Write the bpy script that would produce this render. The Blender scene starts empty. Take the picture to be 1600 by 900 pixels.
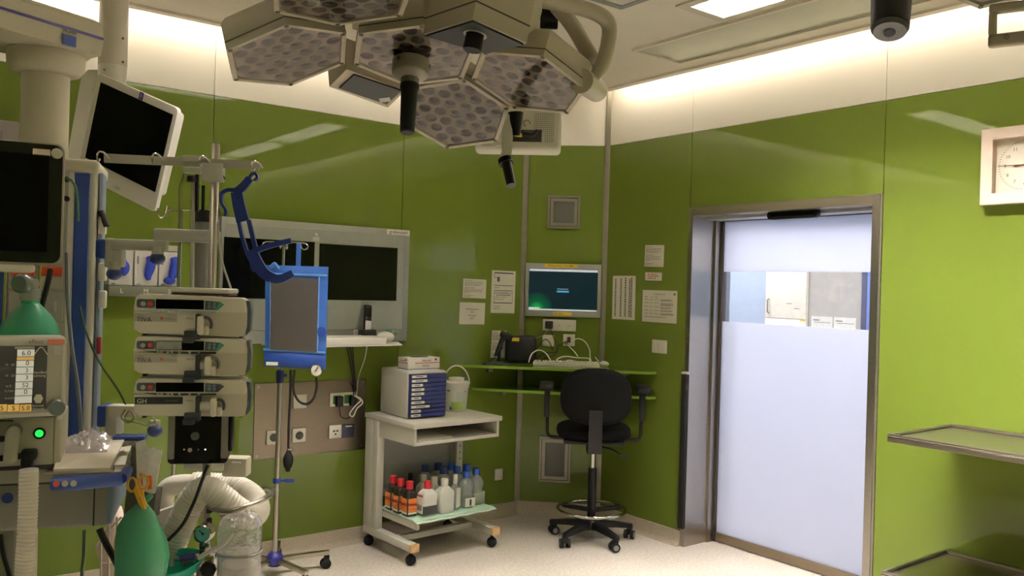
import bpy, bmesh, math, random
from mathutils import Matrix, Vector
random.seed(7)
SC = bpy.context.scene
COL = SC.collection
PI = math.pi
V = Vector
# ------------------------------------------------------------------ camera
FPX, ROLL, YAW, CAMH = 1329.0, math.radians(1.632), math.radians(37.488), 1.58
cam_d = bpy.data.cameras.new('camera'); cam_d.sensor_fit = 'HORIZONTAL'; cam_d.sensor_width = 36.0
cam_d.lens = FPX / 1600.0 * 36.0; cam_d.clip_start = 0.02; cam_d.clip_end = 60
cam = bpy.data.objects.new('camera', cam_d); COL.objects.link(cam)
cam.location = (0, 0, CAMH)
cam.matrix_world = Matrix.Translation((0, 0, CAMH)) @ Matrix.Rotation(-YAW, 4, 'Z') @ Matrix.Rotation(PI / 2, 4, 'X') @ Matrix.Rotation(ROLL, 4, 'Z')
SC.camera = cam
# ------------------------------------------------------------------ world, exposure
w = bpy.data.worlds.new('world'); SC.world = w; w.use_nodes = True
w.node_tree.nodes['Background'].inputs[0].default_value = (1.0, 0.95, 0.88, 1); w.node_tree.nodes['Background'].inputs[1].default_value = 0.15
SC.view_settings.view_transform = 'Standard'; SC.view_settings.look = 'None'; SC.view_settings.gamma = 1.0
SC.view_settings.use_curve_mapping = False
SC.view_settings.exposure = 0.0
COVE, LUM, CORR = 28.0, 290.0, 57.0            # emission of cove tubes, ceiling luminaires, corridor luminaires
# ------------------------------------------------------------------ projection helpers (pixel of the 1600x900 frame -> ray)
CX = V((math.cos(YAW), -math.sin(YAW), 0)); CF = V((math.sin(YAW), math.cos(YAW), 0)); UP = V((0, 0, 1))
EYE = V((0, 0, CAMH))
def ray(px, py):
    x, y = px - 800.0, 450.0 - py
    c, s = math.cos(ROLL), math.sin(ROLL)
    x, y = c * x - s * y, s * x + c * y
    return (CX * x + CF * FPX + UP * y) / FPX
def Dp(px, py, dep): return EYE + ray(px, py) * dep
def Zp(px, py, z): d = ray(px, py); return EYE + d * ((z - CAMH) / d.z)
def FR(o, x, y=UP):
    x = V(x).normalized(); z = x.cross(V(y)).normalized(); y = z.cross(x)
    m = Matrix.Identity(4)
    for i in range(3): m[i][0] = x[i]; m[i][1] = y[i]; m[i][2] = z[i]; m[i][3] = o[i]
    return m
def LP(M, px, py, off=0.0):
    """local x,y where the sight line through a pixel meets the plane local z = off of frame M"""
    o = M @ V((0, 0, off)); n = M.to_3x3() @ V((0, 0, 1)); d = ray(px, py)
    p = EYE + d * ((o - EYE).dot(n) / d.dot(n))
    return (M.inverted() @ p)
def yawx(deg):
    """horizontal axis turned deg counter-clockwise from the camera's right"""
    return Matrix.Rotation(math.radians(deg), 3, 'Z') @ CX
# ------------------------------------------------------------------ materials
def lin(c): 
    f = lambda u: (u / 255 / 12.92) if u / 255 <= 0.04045 else ((u / 255 + 0.055) / 1.055) ** 2.4
    return (f(c[0]), f(c[1]), f(c[2]), 1)
MATS = {}
def mat(name, rgb=(128, 128, 128), rough=0.5, metal=0.0, var=0.05, scale=8.0, bump=0.0, coat=0.0, emit=0.0, stretch=None, spec=0.5, sheen=0.0, trans=0.0):
    if name in MATS: return MATS[name]
    m = bpy.data.materials.new(name); m.use_nodes = True; nt = m.node_tree; N = nt.nodes; Lk = nt.links
    b = N['Principled BSDF']; b.inputs['Roughness'].default_value = rough; b.inputs['Metallic'].default_value = metal
    b.inputs['Specular IOR Level'].default_value = spec
    if coat: b.inputs['Coat Weight'].default_value = coat; b.inputs['Coat Roughness'].default_value = 0.04
    if sheen: b.inputs['Sheen Weight'].default_value = sheen
    if trans: b.inputs['Transmission Weight'].default_value = trans
    c = lin(rgb)
    tc = N.new('ShaderNodeTexCoord'); mp = N.new('ShaderNodeMapping'); Lk.new(tc.outputs['Object'], mp.inputs[0])
    if stretch: mp.inputs['Scale'].default_value = stretch
    nz = N.new('ShaderNodeTexNoise'); nz.inputs['Scale'].default_value = scale; nz.inputs['Detail'].default_value = 4
    Lk.new(mp.outputs[0], nz.inputs['Vector'])
    rp = N.new('ShaderNodeValToRGB'); rp.color_ramp.elements[0].position = 0.3; rp.color_ramp.elements[1].position = 0.7
    rp.color_ramp.elements[0].color = (c[0] * (1 - var), c[1] * (1 - var), c[2] * (1 - var), 1)
    rp.color_ramp.elements[1].color = (min(1, c[0] * (1 + var)), min(1, c[1] * (1 + var)), min(1, c[2] * (1 + var)), 1)
    Lk.new(nz.outputs['Fac'], rp.inputs[0]); Lk.new(rp.outputs[0], b.inputs['Base Color'])
    if bump:
        bp = N.new('ShaderNodeBump'); bp.inputs['Strength'].default_value = bump; bp.inputs['Distance'].default_value = 0.002
        Lk.new(nz.outputs['Fac'], bp.inputs['Height']); Lk.new(bp.outputs[0], b.inputs['Normal'])
    if emit: Lk.new(rp.outputs[0], b.inputs['Emission Color']); b.inputs['Emission Strength'].default_value = emit
    MATS[name] = m; return m
def glassy(name, rgb=(255, 255, 255), clear=0.8, rough=0.05, gloss=0.12, frost=0.0, scale=30.0, bump=0.0):
    """thin clear plastic or glass: see-through share 'clear', the rest diffuse/translucent, a reflecting share on top"""
    if name in MATS: return MATS[name]
    m = bpy.data.materials.new(name); m.use_nodes = True; nt = m.node_tree; N = nt.nodes; Lk = nt.links
    N.remove(N['Principled BSDF']); out = N['Material Output']; c = lin(rgb)
    t = N.new('ShaderNodeBsdfTransparent'); t.inputs[0].default_value = tuple(0.35 + 0.65 * u for u in c[:3]) + (1,)
    d = N.new('ShaderNodeBsdfDiffuse'); d.inputs[0].default_value = c
    tl = N.new('ShaderNodeBsdfTranslucent'); tl.inputs[0].default_value = c
    md = N.new('ShaderNodeMixShader'); md.inputs[0].default_value = 0.5 if not frost else frost
    Lk.new(d.outputs[0], md.inputs[1]); Lk.new(tl.outputs[0], md.inputs[2])
    tc = N.new('ShaderNodeTexCoord'); nz = N.new('ShaderNodeTexNoise'); nz.inputs['Scale'].default_value = scale
    Lk.new(tc.outputs['Object'], nz.inputs['Vector'])
    mr = N.new('ShaderNodeMapRange'); mr.inputs[3].default_value = max(0, 1 - clear - 0.06); mr.inputs[4].default_value = min(1, 1 - clear + 0.06)
    Lk.new(nz.outputs['Fac'], mr.inputs[0])
    m1 = N.new('ShaderNodeMixShader'); Lk.new(mr.outputs[0], m1.inputs[0])
    Lk.new(t.outputs[0], m1.inputs[1]); Lk.new(md.outputs[0], m1.inputs[2])
    g = N.new('ShaderNodeBsdfGlossy'); g.inputs['Roughness'].default_value = rough; g.inputs[0].default_value = (1, 1, 1, 1)
    lw = N.new('ShaderNodeLayerWeight'); lw.inputs[0].default_value = 0.5
    pw = N.new('ShaderNodeMath'); pw.operation = 'POWER'; pw.inputs[1].default_value = 4.0; Lk.new(lw.outputs['Facing'], pw.inputs[0])
    ml = N.new('ShaderNodeMath'); ml.operation = 'MULTIPLY_ADD'; ml.inputs[1].default_value = 0.6; ml.inputs[2].default_value = gloss * 0.35
    Lk.new(pw.outputs[0], ml.inputs[0])
    m2 = N.new('ShaderNodeMixShader'); Lk.new(ml.outputs[0], m2.inputs[0]); Lk.new(m1.outputs[0], m2.inputs[1]); Lk.new(g.outputs[0], m2.inputs[2])
    if bump:
        bp = N.new('ShaderNodeBump'); bp.inputs['Strength'].default_value = bump; bp.inputs['Distance'].default_value = 0.01
        Lk.new(nz.outputs['Fac'], bp.inputs['Height']); Lk.new(bp.outputs[0], g.inputs['Normal']); Lk.new(bp.outputs[0], d.inputs['Normal'])
    Lk.new(m2.outputs[0], out.inputs[0]); MATS[name] = m; return m
def lightmat(name, rgb, strength):
    if name in MATS: return MATS[name]
    m = bpy.data.materials.new(name); m.use_nodes = True; N = m.node_tree.nodes; Lk = m.node_tree.links
    N.remove(N['Principled BSDF']); e = N.new('ShaderNodeEmission'); e.inputs[0].default_value = lin(rgb); e.inputs[1].default_value = strength
    Lk.new(e.outputs[0], N['Material Output'].inputs[0]); MATS[name] = m; return m
# ------------------------------------------------------------------ mesh builder
def spline(pts, k=6, closed=False):
    pts = [V(p) for p in pts]; n = len(pts); out = []
    rng = range(n) if closed else range(n - 1)
    for i in rng:
        p0 = pts[(i - 1) % n] if (closed or i > 0) else pts[0] * 2 - pts[1]
        p1, p2 = pts[i], pts[(i + 1) % n]
        p3 = pts[(i + 2) % n] if (closed or i + 2 < n) else pts[-1] * 2 - pts[-2]
        for j in range(k):
            t = j / k
            out.append(0.5 * ((2 * p1) + (p2 - p0) * t + (2 * p0 - 5 * p1 + 4 * p2 - p3) * t * t + (3 * p1 - p0 - 3 * p2 + p3) * t ** 3))
    if not closed: out.append(pts[-1])
    return out
class MB:
    def __init__(s): s.v = []; s.f = []
    def add(s, vs, fs, M=None):
        o = len(s.v)
        s.v += [(M @ V(p)) if M is not None else V(p) for p in vs]
        s.f += [tuple(i + o for i in f) for f in fs]; return s
    def box(s, x0, x1, y0, y1, z0, z1, M=None):
        vs = [(x, y, z) for z in (z0, z1) for y in (y0, y1) for x in (x0, x1)]
        return s.add(vs, [(0, 2, 3, 1), (4, 5, 7, 6), (0, 1, 5, 4), (2, 6, 7, 3), (0, 4, 6, 2), (1, 3, 7, 5)], M)
    def rbox(s, x0, x1, y0, y1, z0, z1, r=0.005, seg=2, M=None):
        bm = bmesh.new(); bmesh.ops.create_cube(bm, size=1)
        for v in bm.verts: v.co = V(((x0 + x1) / 2 + v.co.x * (x1 - x0), (y0 + y1) / 2 + v.co.y * (y1 - y0), (z0 + z1) / 2 + v.co.z * (z1 - z0)))
        r = min(r, 0.49 * min(abs(x1 - x0), abs(y1 - y0), abs(z1 - z0)))
        bmesh.ops.bevel(bm, geom=list(bm.edges), offset=r, segments=seg, profile=0.5, affect='EDGES')
        return s.bm(bm, M)
    def bm(s, bm, M=None):
        bm.verts.index_update(); vs = [v.co.copy() for v in bm.verts]; fs = [tuple(v.index for v in f.verts) for f in bm.faces]; bm.free()
        return s.add(vs, fs, M)
    def prism(s, poly, z0, z1, M=None):
        a = sum(poly[i][0] * poly[(i + 1) % len(poly)][1] - poly[(i + 1) % len(poly)][0] * poly[i][1] for i in range(len(poly)))
        if a < 0: poly = poly[::-1]
        n = len(poly); vs = [(p[0], p[1], z0) for p in poly] + [(p[0], p[1], z1) for p in poly]
        return s.add(vs, [tuple(range(n))[::-1], tuple(range(n, 2 * n))] + [(i, (i + 1) % n, n + (i + 1) % n, n + i) for i in range(n)], M)
    def rprism(s, x0, x1, y0, y1, z0, z1, r, seg=5, M=None):
        return s.prism(rrect(x0, x1, y0, y1, r, seg), z0, z1, M)
    def loft(s, rings, M=None, caps=True):
        n = len(rings[0]); vs = [p for r in rings for p in r]; fs = []
        for k in range(len(rings) - 1):
            for i in range(n): fs.append((k * n + i, k * n + (i + 1) % n, (k + 1) * n + (i + 1) % n, (k + 1) * n + i))
        if caps: fs += [tuple(range(n))[::-1], tuple(range((len(rings) - 1) * n, len(rings) * n))]
        return s.add(vs, fs, M)
    def lathe(s, prof, n=20, M=None, caps=True):
        rings = [[(max(r, 1e-5) * math.cos(2 * PI * i / n), max(r, 1e-5) * math.sin(2 * PI * i / n), z) for i in range(n)] for r, z in prof]
        return s.loft(rings, M, caps)
    def cyl(s, p0, p1, r0, r1=None, n=16, M=None): return s.tube([p0, p1], [r0, r0 if r1 is None else r1], n, M=M)
    def tube(s, path, r=0.005, n=8, closed=False, M=None):
        P = [V(p) for p in path]; k = len(P); rr = r if isinstance(r, (list, tuple)) else [r] * k
        T = []
        for i in range(k):
            a = P[(i - 1) % k] if (closed or i > 0) else P[i]; b = P[(i + 1) % k] if (closed or i < k - 1) else P[i]
            t = (b - a); T.append(t.normalized() if t.length > 1e-9 else V((0, 0, 1)))
        u = T[0].orthogonal().normalized(); rings = []
        for i in range(k):
            u = (u - T[i] * u.dot(T[i])); u = u.normalized() if u.length > 1e-6 else T[i].orthogonal().normalized()
            w2 = T[i].cross(u)
            rings.append([P[i] + (u * math.cos(2 * PI * j / n) + w2 * math.sin(2 * PI * j / n)) * rr[i] for j in range(n)])
        if closed: rings.append(rings[0]); return s.loft(rings, M, False)
        return s.loft(rings, M, True)
    def ball(s, c, r, n=12, m=8, M=None, sc=(1, 1, 1)):
        rings = []
        for k in range(m + 1):
            a = -PI / 2 + PI * k / m
            rings.append([(c[0] + sc[0] * r * max(math.cos(a), 1e-4) * math.cos(2 * PI * i / n), c[1] + sc[1] * r * max(math.cos(a), 1e-4) * math.sin(2 * PI * i / n), c[2] + sc[2] * r * math.sin(a)) for i in range(n)])
        return s.loft(rings, M)
    def quad(s, a, b, c, d, M=None): return s.add([a, b, c, d], [(0, 1, 2, 3)], M)
    def text(s, txt, size, M, depth=0.0004, align='CENTER'):
        cu = bpy.data.curves.new('t', 'FONT'); cu.body = txt; cu.size = size; cu.extrude = depth; cu.align_x = align; cu.align_y = 'CENTER'; cu.resolution_u = 2
        o = bpy.data.objects.new('t', cu); COL.objects.link(o)
        dg = bpy.context.evaluated_depsgraph_get(); me = bpy.data.meshes.new_from_object(o.evaluated_get(dg))
        s.add([v.co.copy() for v in me.vertices], [tuple(p.vertices) for p in me.polygons], M)
        bpy.data.objects.remove(o); bpy.data.curves.remove(cu); bpy.data.meshes.remove(me); return s
    def mesh(s, name, inv=None, smooth=38):
        me = bpy.data.meshes.new(name); me.from_pydata([(inv @ p) if inv is not None else p for p in s.v], [], s.f)
        me.validate(clean_customdata=False)
        bm = bmesh.new(); bm.from_mesh(me); bmesh.ops.recalc_face_normals(bm, faces=bm.faces[:]); bm.to_mesh(me); bm.free()
        if smooth: me.shade_smooth(); me.set_sharp_from_angle(angle=math.radians(smooth))
        return me
    def go(s, name, m, parent=None, world=False, label=None, kind=None, smooth=38):
        inv = MW[parent].inverted() if (world and parent is not None) else None
        me = s.mesh(name, inv, smooth); me.materials.append(m)
        o = bpy.data.objects.new(name, me); COL.objects.link(o)
        if parent is not None: o.parent = parent; MW[o] = MW[parent].copy()
        else: MW[o] = Matrix.Identity(4)
        if label: o['label'] = label
        if kind: o['kind'] = kind
        return o
def rrect(x0, x1, y0, y1, r, seg=5):
    r = min(r, abs(x1 - x0) / 2.01, abs(y1 - y0) / 2.01); out = []
    for cx, cy, a in ((x1 - r, y1 - r, 0), (x0 + r, y1 - r, 90), (x0 + r, y0 + r, 180), (x1 - r, y0 + r, 270)):
        for k in range(seg + 1): t = math.radians(a + 90 * k / seg); out.append((cx + r * math.cos(t), cy + r * math.sin(t)))
    return out
MW = {}
def T(x, y, z=0): return Matrix.Translation((x, y, z))
def RZ(d): return Matrix.Rotation(math.radians(d), 4, 'Z')
def RX(d): return Matrix.Rotation(math.radians(d), 4, 'X')
def RY(d): return Matrix.Rotation(math.radians(d), 4, 'Y')
def tag(o, label, cat, group=None):
    o['label'] = label; o['category'] = cat
    if group: o['group'] = group
    return o
def thing(name, label, cat, M=None, group=None):
    o = bpy.data.objects.new(name, None); COL.objects.link(o); o.empty_display_size = 0.05
    M = M if M is not None else Matrix.Identity(4)
    o.matrix_world = M; MW[o] = M.copy(); return tag(o, label, cat, group)
def solo(name, mb, m, label, cat, M=None, group=None, smooth=38):
    o = mb.go(name, m, None, smooth=smooth)
    if M is not None: o.matrix_world = M; MW[o] = M.copy()
    return tag(o, label, cat, group)
def struct(name, mb, m, parent=None, smooth=0):
    o = mb.go(name, m, parent, smooth=smooth); o['kind'] = 'structure'; return o
def piece(proto_mesh, name, parent, M):
    o = bpy.data.objects.new(name, proto_mesh); COL.objects.link(o); o.parent = parent; o.matrix_local = M; MW[o] = MW[parent] @ M; return o
def copy_tree(o, M=None, parent=None):
    c = o.copy(); COL.objects.link(c); c.parent = parent
    MW[c] = MW[o].copy()
    if M is not None: c.matrix_world = M; MW[c] = M.copy()
    for ch in [x for x in bpy.data.objects if x.parent == o]:
        copy_tree(ch, None, c)
    return c
# ------------------------------------------------------------------ palette
GREEN = mat('green_glass_panel', (93, 108, 41), rough=0.03, var=0.02, scale=2.0, spec=0.22)
WPANEL = mat('cream_wall_panel', (238, 233, 224), rough=0.55, var=0.015, scale=1.5)
CEILM = mat('ceiling_paint', (226, 218, 202), rough=0.8, var=0.02)
STEEL = mat('brushed_steel', (176, 170, 160), rough=0.3, metal=1.0, var=0.08, scale=30, stretch=(1, 1, 18))
STEELH = mat('brushed_steel_horizontal', (182, 174, 162), rough=0.28, metal=1.0, var=0.06, scale=30, stretch=(1, 16, 16))
ALU = mat('anodised_aluminium', (150, 146, 132), rough=0.42, metal=0.85, var=0.05, scale=40)
CHROME = mat('chrome', (205, 203, 198), rough=0.1, metal=1.0, var=0.02)
BLACK = mat('black_plastic', (14, 14, 15), rough=0.5, var=0.1, spec=0.25)
RUBBER = mat('black_rubber', (20, 20, 20), rough=0.75, var=0.1, scale=40, spec=0.25)
SCREEN = mat('dark_screen_glass', (8, 8, 8), rough=0.12, var=0.02, spec=0.12)
WHITE = mat('white_plastic', (224, 220, 210), rough=0.4, var=0.02)
OFFW = mat('warm_white_enamel', (214, 206, 190), rough=0.38, var=0.02)
GREYP = mat('pale_grey_plastic', (186, 183, 172), rough=0.42, var=0.03)
LGREY = mat('light_grey_laminate', (198, 194, 182), rough=0.45, var=0.03)
MGREY = mat('mid_grey_metal', (140, 140, 134), rough=0.45, metal=0.2, var=0.04)
DGREY = mat('dark_grey_plastic', (64, 66, 66), rough=0.5, var=0.06)
BLUE = mat('royal_blue_plastic', (28, 52, 132), rough=0.4, var=0.05)
NAVY = mat('navy_blue_plastic', (22, 30, 84), rough=0.35, var=0.05)
PAPER = mat('white_paper', (224, 220, 206), rough=0.9, var=0.015)
INK = mat('black_print', (48, 46, 44), rough=0.8, var=0.02)
INKL = mat('grey_print', (128, 124, 116), rough=0.8, var=0.02)
RED = mat('red_plastic', (196, 30, 44), rough=0.4, var=0.04)
YEL = mat('yellow_label', (222, 190, 52), rough=0.6, var=0.04)
SCREW = mat('screw_steel', (150, 146, 138), rough=0.35, metal=1.0, var=0.05)
CLEAR = glassy('clear_plastic', (235, 238, 240), clear=0.72, rough=0.08, gloss=0.15)
# ================================================================== the room
YL, XR = 4.69, 4.106                    # planes of the left and the right wall
CA, CB = V((3.69, 4.69, 0)), V((4.106, 4.30, 0))   # the bevelled corner between them
HS, HG, HT = 0.092, 2.583, 3.30         # skirting top, top of the green panels, top of the walls
HC = 2.935                              # underside of the suspended ceiling
XN, YN = -3.0, -2.4                     # the walls behind the camera
ML = FR((0, YL, 0), (1, 0, 0)); MR = FR((XR, 0, 0), (0, -1, 0))
MC = FR((CA.x, CA.y, 0), CB - CA); CLEN = (CB - CA).length
def floor_mat():
    m = mat('speckled_vinyl_floor', (220, 210, 198), rough=0.34, var=0.05, scale=2.2)
    N = m.node_tree.nodes; Lk = m.node_tree.links; b = N['Principled BSDF']
    src = b.inputs['Base Color'].links[0].from_socket
    vo = N.new('ShaderNodeTexVoronoi'); vo.inputs['Scale'].default_value = 130
    tc = N.new('ShaderNodeTexCoord'); Lk.new(tc.outputs['Object'], vo.inputs['Vector'])
    rp = N.new('ShaderNodeValToRGB'); rp.color_ramp.elements[0].position = 0.10; rp.color_ramp.elements[1].position = 0.28
    rp.color_ramp.elements[0].color = (0.42, 0.40, 0.37, 1); rp.color_ramp.elements[1].color = (1, 1, 1, 1)
    Lk.new(vo.outputs['Distance'], rp.inputs[0])
    n2 = N.new('ShaderNodeTexNoise'); n2.inputs['Scale'].default_value = 60; Lk.new(tc.outputs['Object'], n2.inputs['Vector'])
    r2 = N.new('ShaderNodeValToRGB'); r2.color_ramp.elements[0].position = 0.35; r2.color_ramp.elements[1].position = 0.65
    r2.color_ramp.elements[0].color = (0.8, 0.79, 0.77, 1); r2.color_ramp.elements[1].color = (1, 1, 1, 1); Lk.new(n2.outputs['Fac'], r2.inputs[0])
    mx = N.new('ShaderNodeMix'); mx.data_type = 'RGBA'; mx.blend_type = 'MULTIPLY'; mx.inputs[0].default_value = 0.7
    Lk.new(src, mx.inputs[6]); Lk.new(rp.outputs[0], mx.inputs[7])
    m3 = N.new('ShaderNodeMix'); m3.data_type = 'RGBA'; m3.blend_type = 'MULTIPLY'; m3.inputs[0].default_value = 1.0
    Lk.new(mx.outputs[2], m3.inputs[6]); Lk.new(r2.outputs[0], m3.inputs[7])
    Lk.new(m3.outputs[2], b.inputs['Base Color']); return m
FLOORM = floor_mat()
SKIRT = mat('speckled_skirting', (176, 164, 146), rough=0.5, var=0.12, scale=90)
struct('floor', MB().box(XN - .15, XR + .3, YN - .15, YL + .12, -0.12, 0), FLOORM)
wl = struct('wall_left', MB().box(XN - .15, CA.x + .3, YL + .008, YL + .15, 0, HT), WPANEL)
wr = struct('wall_right', MB().box(XR + .008, XR + .16, 3.548, CB.y + .3, 0, HT).box(XR + .008, XR + .16, YN - .15, 2.298, 0, HT).box(XR + .008, XR + .16, 2.298, 3.548, 2.106, HT), WPANEL)
wc = struct('wall_corner', MB().box(-.12, CLEN + .12, 0, HT, -.12, -.008, M=MC), WPANEL)
struct('wall_near', MB().box(XN - .15, XR + .16, YN - .15, YN, 0, HT), mat('green_painted_wall', (128, 152, 58), rough=0.4))
struct('wall_far_side', MB().box(XN - .15, XN, YN, YL, 0, HT), mat('green_painted_wall'))
def panels(parent, M, cuts, z0, z1, m, name):
    for a, b in cuts: MB().rbox(a + .0015, b - .0015, z0, z1, -.008, 0, r=.0012, seg=1, M=M).go(name, m, parent, smooth=0)
xs = [XN, -2.1, -0.903, 0.3, 1.513, 2.706, CA.x]
panels(wl, ML, list(zip(xs, xs[1:])), HS - .01, HG, GREEN, 'green_panel'); panels(wl, ML, list(zip(xs, xs[1:])), HG + .002, HT, WPANEL, 'upper_panel')
panels(wc, MC, [(0, CLEN)], HS - .01, HG, GREEN, 'green_panel'); panels(wc, MC, [(0, CLEN)], HG + .002, HT, WPANEL, 'upper_panel')
ys = [CB.y, 3.548, 2.284, 1.03, -.22, -1.48, YN]
rc = [(-a, -b) for a, b in zip(ys, ys[1:])]
panels(wr, MR, [rc[0]] + rc[2:], HS - .01, HG, GREEN, 'green_panel'); panels(wr, MR, [rc[1]], 2.112, HG, GREEN, 'green_panel'); panels(wr, MR, rc, HG + .002, HT, WPANEL, 'upper_panel')
# coved skirting
def skirting(name, M, a, b):
    pr = [(0, 0), (.045, 0), (.03, .004), (.02, .012), (.013, .028), (.012, HS), (0, HS)]
    vs = [(a, y, z) for z, y in pr] + [(b, y, z) for z, y in pr]; n = len(pr)
    struct(name, MB().add(vs, [tuple(range(n)), tuple(range(n, 2 * n))[::-1]] + [(i, (i + 1) % n, n + (i + 1) % n, n + i) for i in range(n)], M), SKIRT, smooth=30)
skirting('baseboard_left', ML, XN, CA.x + .01); skirting('baseboard_corner', MC, -.008, CLEN + .008)
skirting('baseboard_right', MR, -CB.y - .01, -3.548); skirting('baseboard_right', MR, -2.298, -YN)
# aluminium strips on both edges of the bevelled corner
for k, (x, s_) in enumerate(((0.0, 1), (CLEN, -1))):
    struct('trim_%d' % (k + 1), MB().rbox(x - .016, x + .016, HS, HC + .3, -.004, .016, r=.003, M=MC).rbox(x + s_ * .016, x + s_ * .022, HS, HC + .3, -.004, .008, r=.001, seg=1, M=MC), ALU)
# ------------------------------------------------------------------ ceiling: suspended slab with a lit gap along the walls
ceil = struct('ceiling', MB().box(XN - .15, XR + .3, YN - .15, YL + .3, HT, HT + .1), CEILM)
GX, GY = XR - .126, YL - .132
slab = [(XN, YN), (GX, YN), (GX, 4.36 - .10), (3.80 - .07, GY), (XN, GY)]
# slab made of strips around the luminaire and air panel openings
LX0, LX1, LY0, LY1 = 3.07, 3.31, 1.45, 2.685       # luminaire near the door wall
AX0, AX1, AY0, AY1 = 3.41, 3.775, .60, 3.37        # long air panel
HOLES = [(LX0, LX1, 1.45, 2.685), (LX0, LX1, .10, 1.335), (.95, 2.19, 2.96, 3.20), (-.95, -.71, 1.45, 2.685), (-.95, -.71, .10, 1.335), (LX0, LX1, -1.25, -.02), (.2, 1.44, -1.3, -1.06)]
sb_ = MB()
def cells(x0, x1, y0, y1):
    xs_ = sorted({x0, x1} | {v for h in HOLES for v in h[:2] if x0 < v < x1}); ys_ = sorted({y0, y1} | {v for h in HOLES for v in h[2:] if y0 < v < y1})
    for a, b in zip(xs_, xs_[1:]):
        run = None
        for c, d in zip(ys_, ys_[1:]):
            if any(h[0] < (a + b) / 2 < h[1] and h[2] < (c + d) / 2 < h[3] for h in HOLES):
                if run: sb_.box(a, b, run[0], run[1], HC, HC + .09); run = None
            else: run = (run[0] if run else c, d)
        if run: sb_.box(a, b, run[0], run[1], HC, HC + .09)
cells(XN, GX, YN, 4.15); cells(XN, 3.40, 4.15, GY); sb_.prism([(3.40, 4.15), (GX, 4.15), (GX, 4.26), (3.73, GY), (3.40, GY)], HC, HC + .09)
sb_.go('ceiling_slab', CEILM, ceil, smooth=0)
MB().prism([(GX, YN), (GX, 4.26), (3.73, GY), (XN, GY), (XN, GY - .05), (3.71, GY - .05), (GX - .05, 4.24), (GX - .05, YN)], HC - .012, HC - .0005).go('ceiling_edge_trim', CEILM, ceil, smooth=0)
TUBE = lightmat('cove_tube_light', (255, 243, 222), COVE)
for nm, a, b in (('wall', (XN + .1, GY + .03, HC + .07), (3.66, GY + .03, HC + .07)), ('door', (GX + .03, YN + .1, HC + .07), (GX + .03, 4.16, HC + .07))):
    solo('cove_tube_lamp', MB().cyl(a, b, .012, n=10), TUBE, 'warm glowing tube lamp hidden in the ceiling gap along the %s wall' % ('long green left' if nm == 'wall' else 'glass door'), 'light', group='tube lamps in the ceiling gap')
PANEL = lightmat('luminaire_diffuser', (255, 247, 238), LUM)
LOUV = mat('luminaire_rim', (205, 198, 182), rough=0.5)
LBL = mat('louvre_white', (226, 222, 212), rough=0.35)
def luminaire(x0, x1, y0, y1, label, k=1.0):
    """recessed luminaire: tray above the ceiling, glowing tubes, cross blades that cut off the shallow light"""
    t = thing('ceiling_light', label, 'light', T((x0 + x1) / 2, (y0 + y1) / 2, HC), group='recessed ceiling lights'); hx, hy = (x1 - x0) / 2, (y1 - y0) / 2
    f = MB()
    for a, b, c, d in ((-hx - .05, hx + .05, -hy - .05, -hy), (-hx - .05, hx + .05, hy, hy + .05), (-hx - .05, -hx, -hy, hy), (hx, hx + .05, -hy, hy)): f.box(a, b, c, d, -.010, -.0005)
    f.go('frame', LOUV, t)
    MB().box(-hx, hx, -hy, hy, .118, .122).box(-hx, -hx + .003, -hy, hy, 0, .118).box(hx - .003, hx, -hy, hy, 0, .118).box(-hx, hx, -hy, -hy + .003, 0, .118).box(-hx, hx, hy - .003, hy, 0, .118).go('tray', LBL, t)
    MB().box(-hx + .01, hx - .01, -hy + .01, hy - .01, .108, .112).go('diffuser', lightmat('luminaire_diffuser_%d' % round(k * 100), (255, 247, 238), LUM * k), t)
    n = int(2 * (hy if hy > hx else hx) / .055)
    for i in range(1, n):
        u = -1 + 2 * i / n
        if hy > hx: MB().box(-hx + .003, hx - .003, u * hy - .0015, u * hy + .0015, .004, .079).go('louvre_blade', LBL, t)
        else: MB().box(u * hx - .0015, u * hx + .0015, -hy + .003, hy - .003, .004, .079).go('louvre_blade', LBL, t)
    if hy > hx: MB().box(-.0015, .0015, -hy + .003, hy - .003, .011, .074).go('louvre_spine', LBL, t)
    else: MB().box(-hx + .003, hx - .003, -.0015, .0015, .011, .074).go('louvre_spine', LBL, t)
NMS = ['long louvred ceiling light nearest the glass door', 'louvred ceiling light above the steel shelves, next to the door light', 'louvred ceiling light hidden behind the big surgical lamp', 'louvred ceiling light left of the camera, further one', 'louvred ceiling light left of the camera, nearer one', 'louvred ceiling light behind the camera on the door side', 'louvred ceiling light behind the camera on the equipment side']
for h_, nm, k_ in zip(HOLES, NMS, (1.9, 2.2, .6, .1, .1, .7, .1)): luminaire(*h_, nm, k_)
fp = thing('ceiling_flush_panel', 'pale flush ceiling panel beside the big lamp arms', 'ceiling panel', T(2.68, 2.3, HC)); MB().box(-.15, .15, -.6, .6, -.004, -.0005).go('sheet', WHITE, fp); MB().box(.15, .185, -.64, .64, -.008, -.0005).box(-.185, .15, .60, .64, -.008, -.0005).go('frame', MGREY, fp)
ap = thing('ceiling_air_panel', 'long grey green air panel let into the ceiling along the door wall', 'ceiling panel', T((AX0 + AX1) / 2, (AY0 + AY1) / 2, HC))
hx, hy = (AX1 - AX0) / 2, (AY1 - AY0) / 2; f = MB()
for a, b, c, d in ((-hx - .012, hx + .012, -hy - .02, -hy), (-hx - .012, hx + .012, hy, hy + .02), (-hx - .02, -hx, -hy, hy), (hx, hx + .02, -hy, hy)): f.box(a, b, c, d, -.016, -.0005)
f.go('frame', CEILM, ap)
MB().box(-hx, hx, -hy, hy, -.006, -.001).go('sheet', mat('satin_grey_sheet', (178, 180, 160), rough=0.3, metal=0.25, var=0.03), ap)
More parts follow.
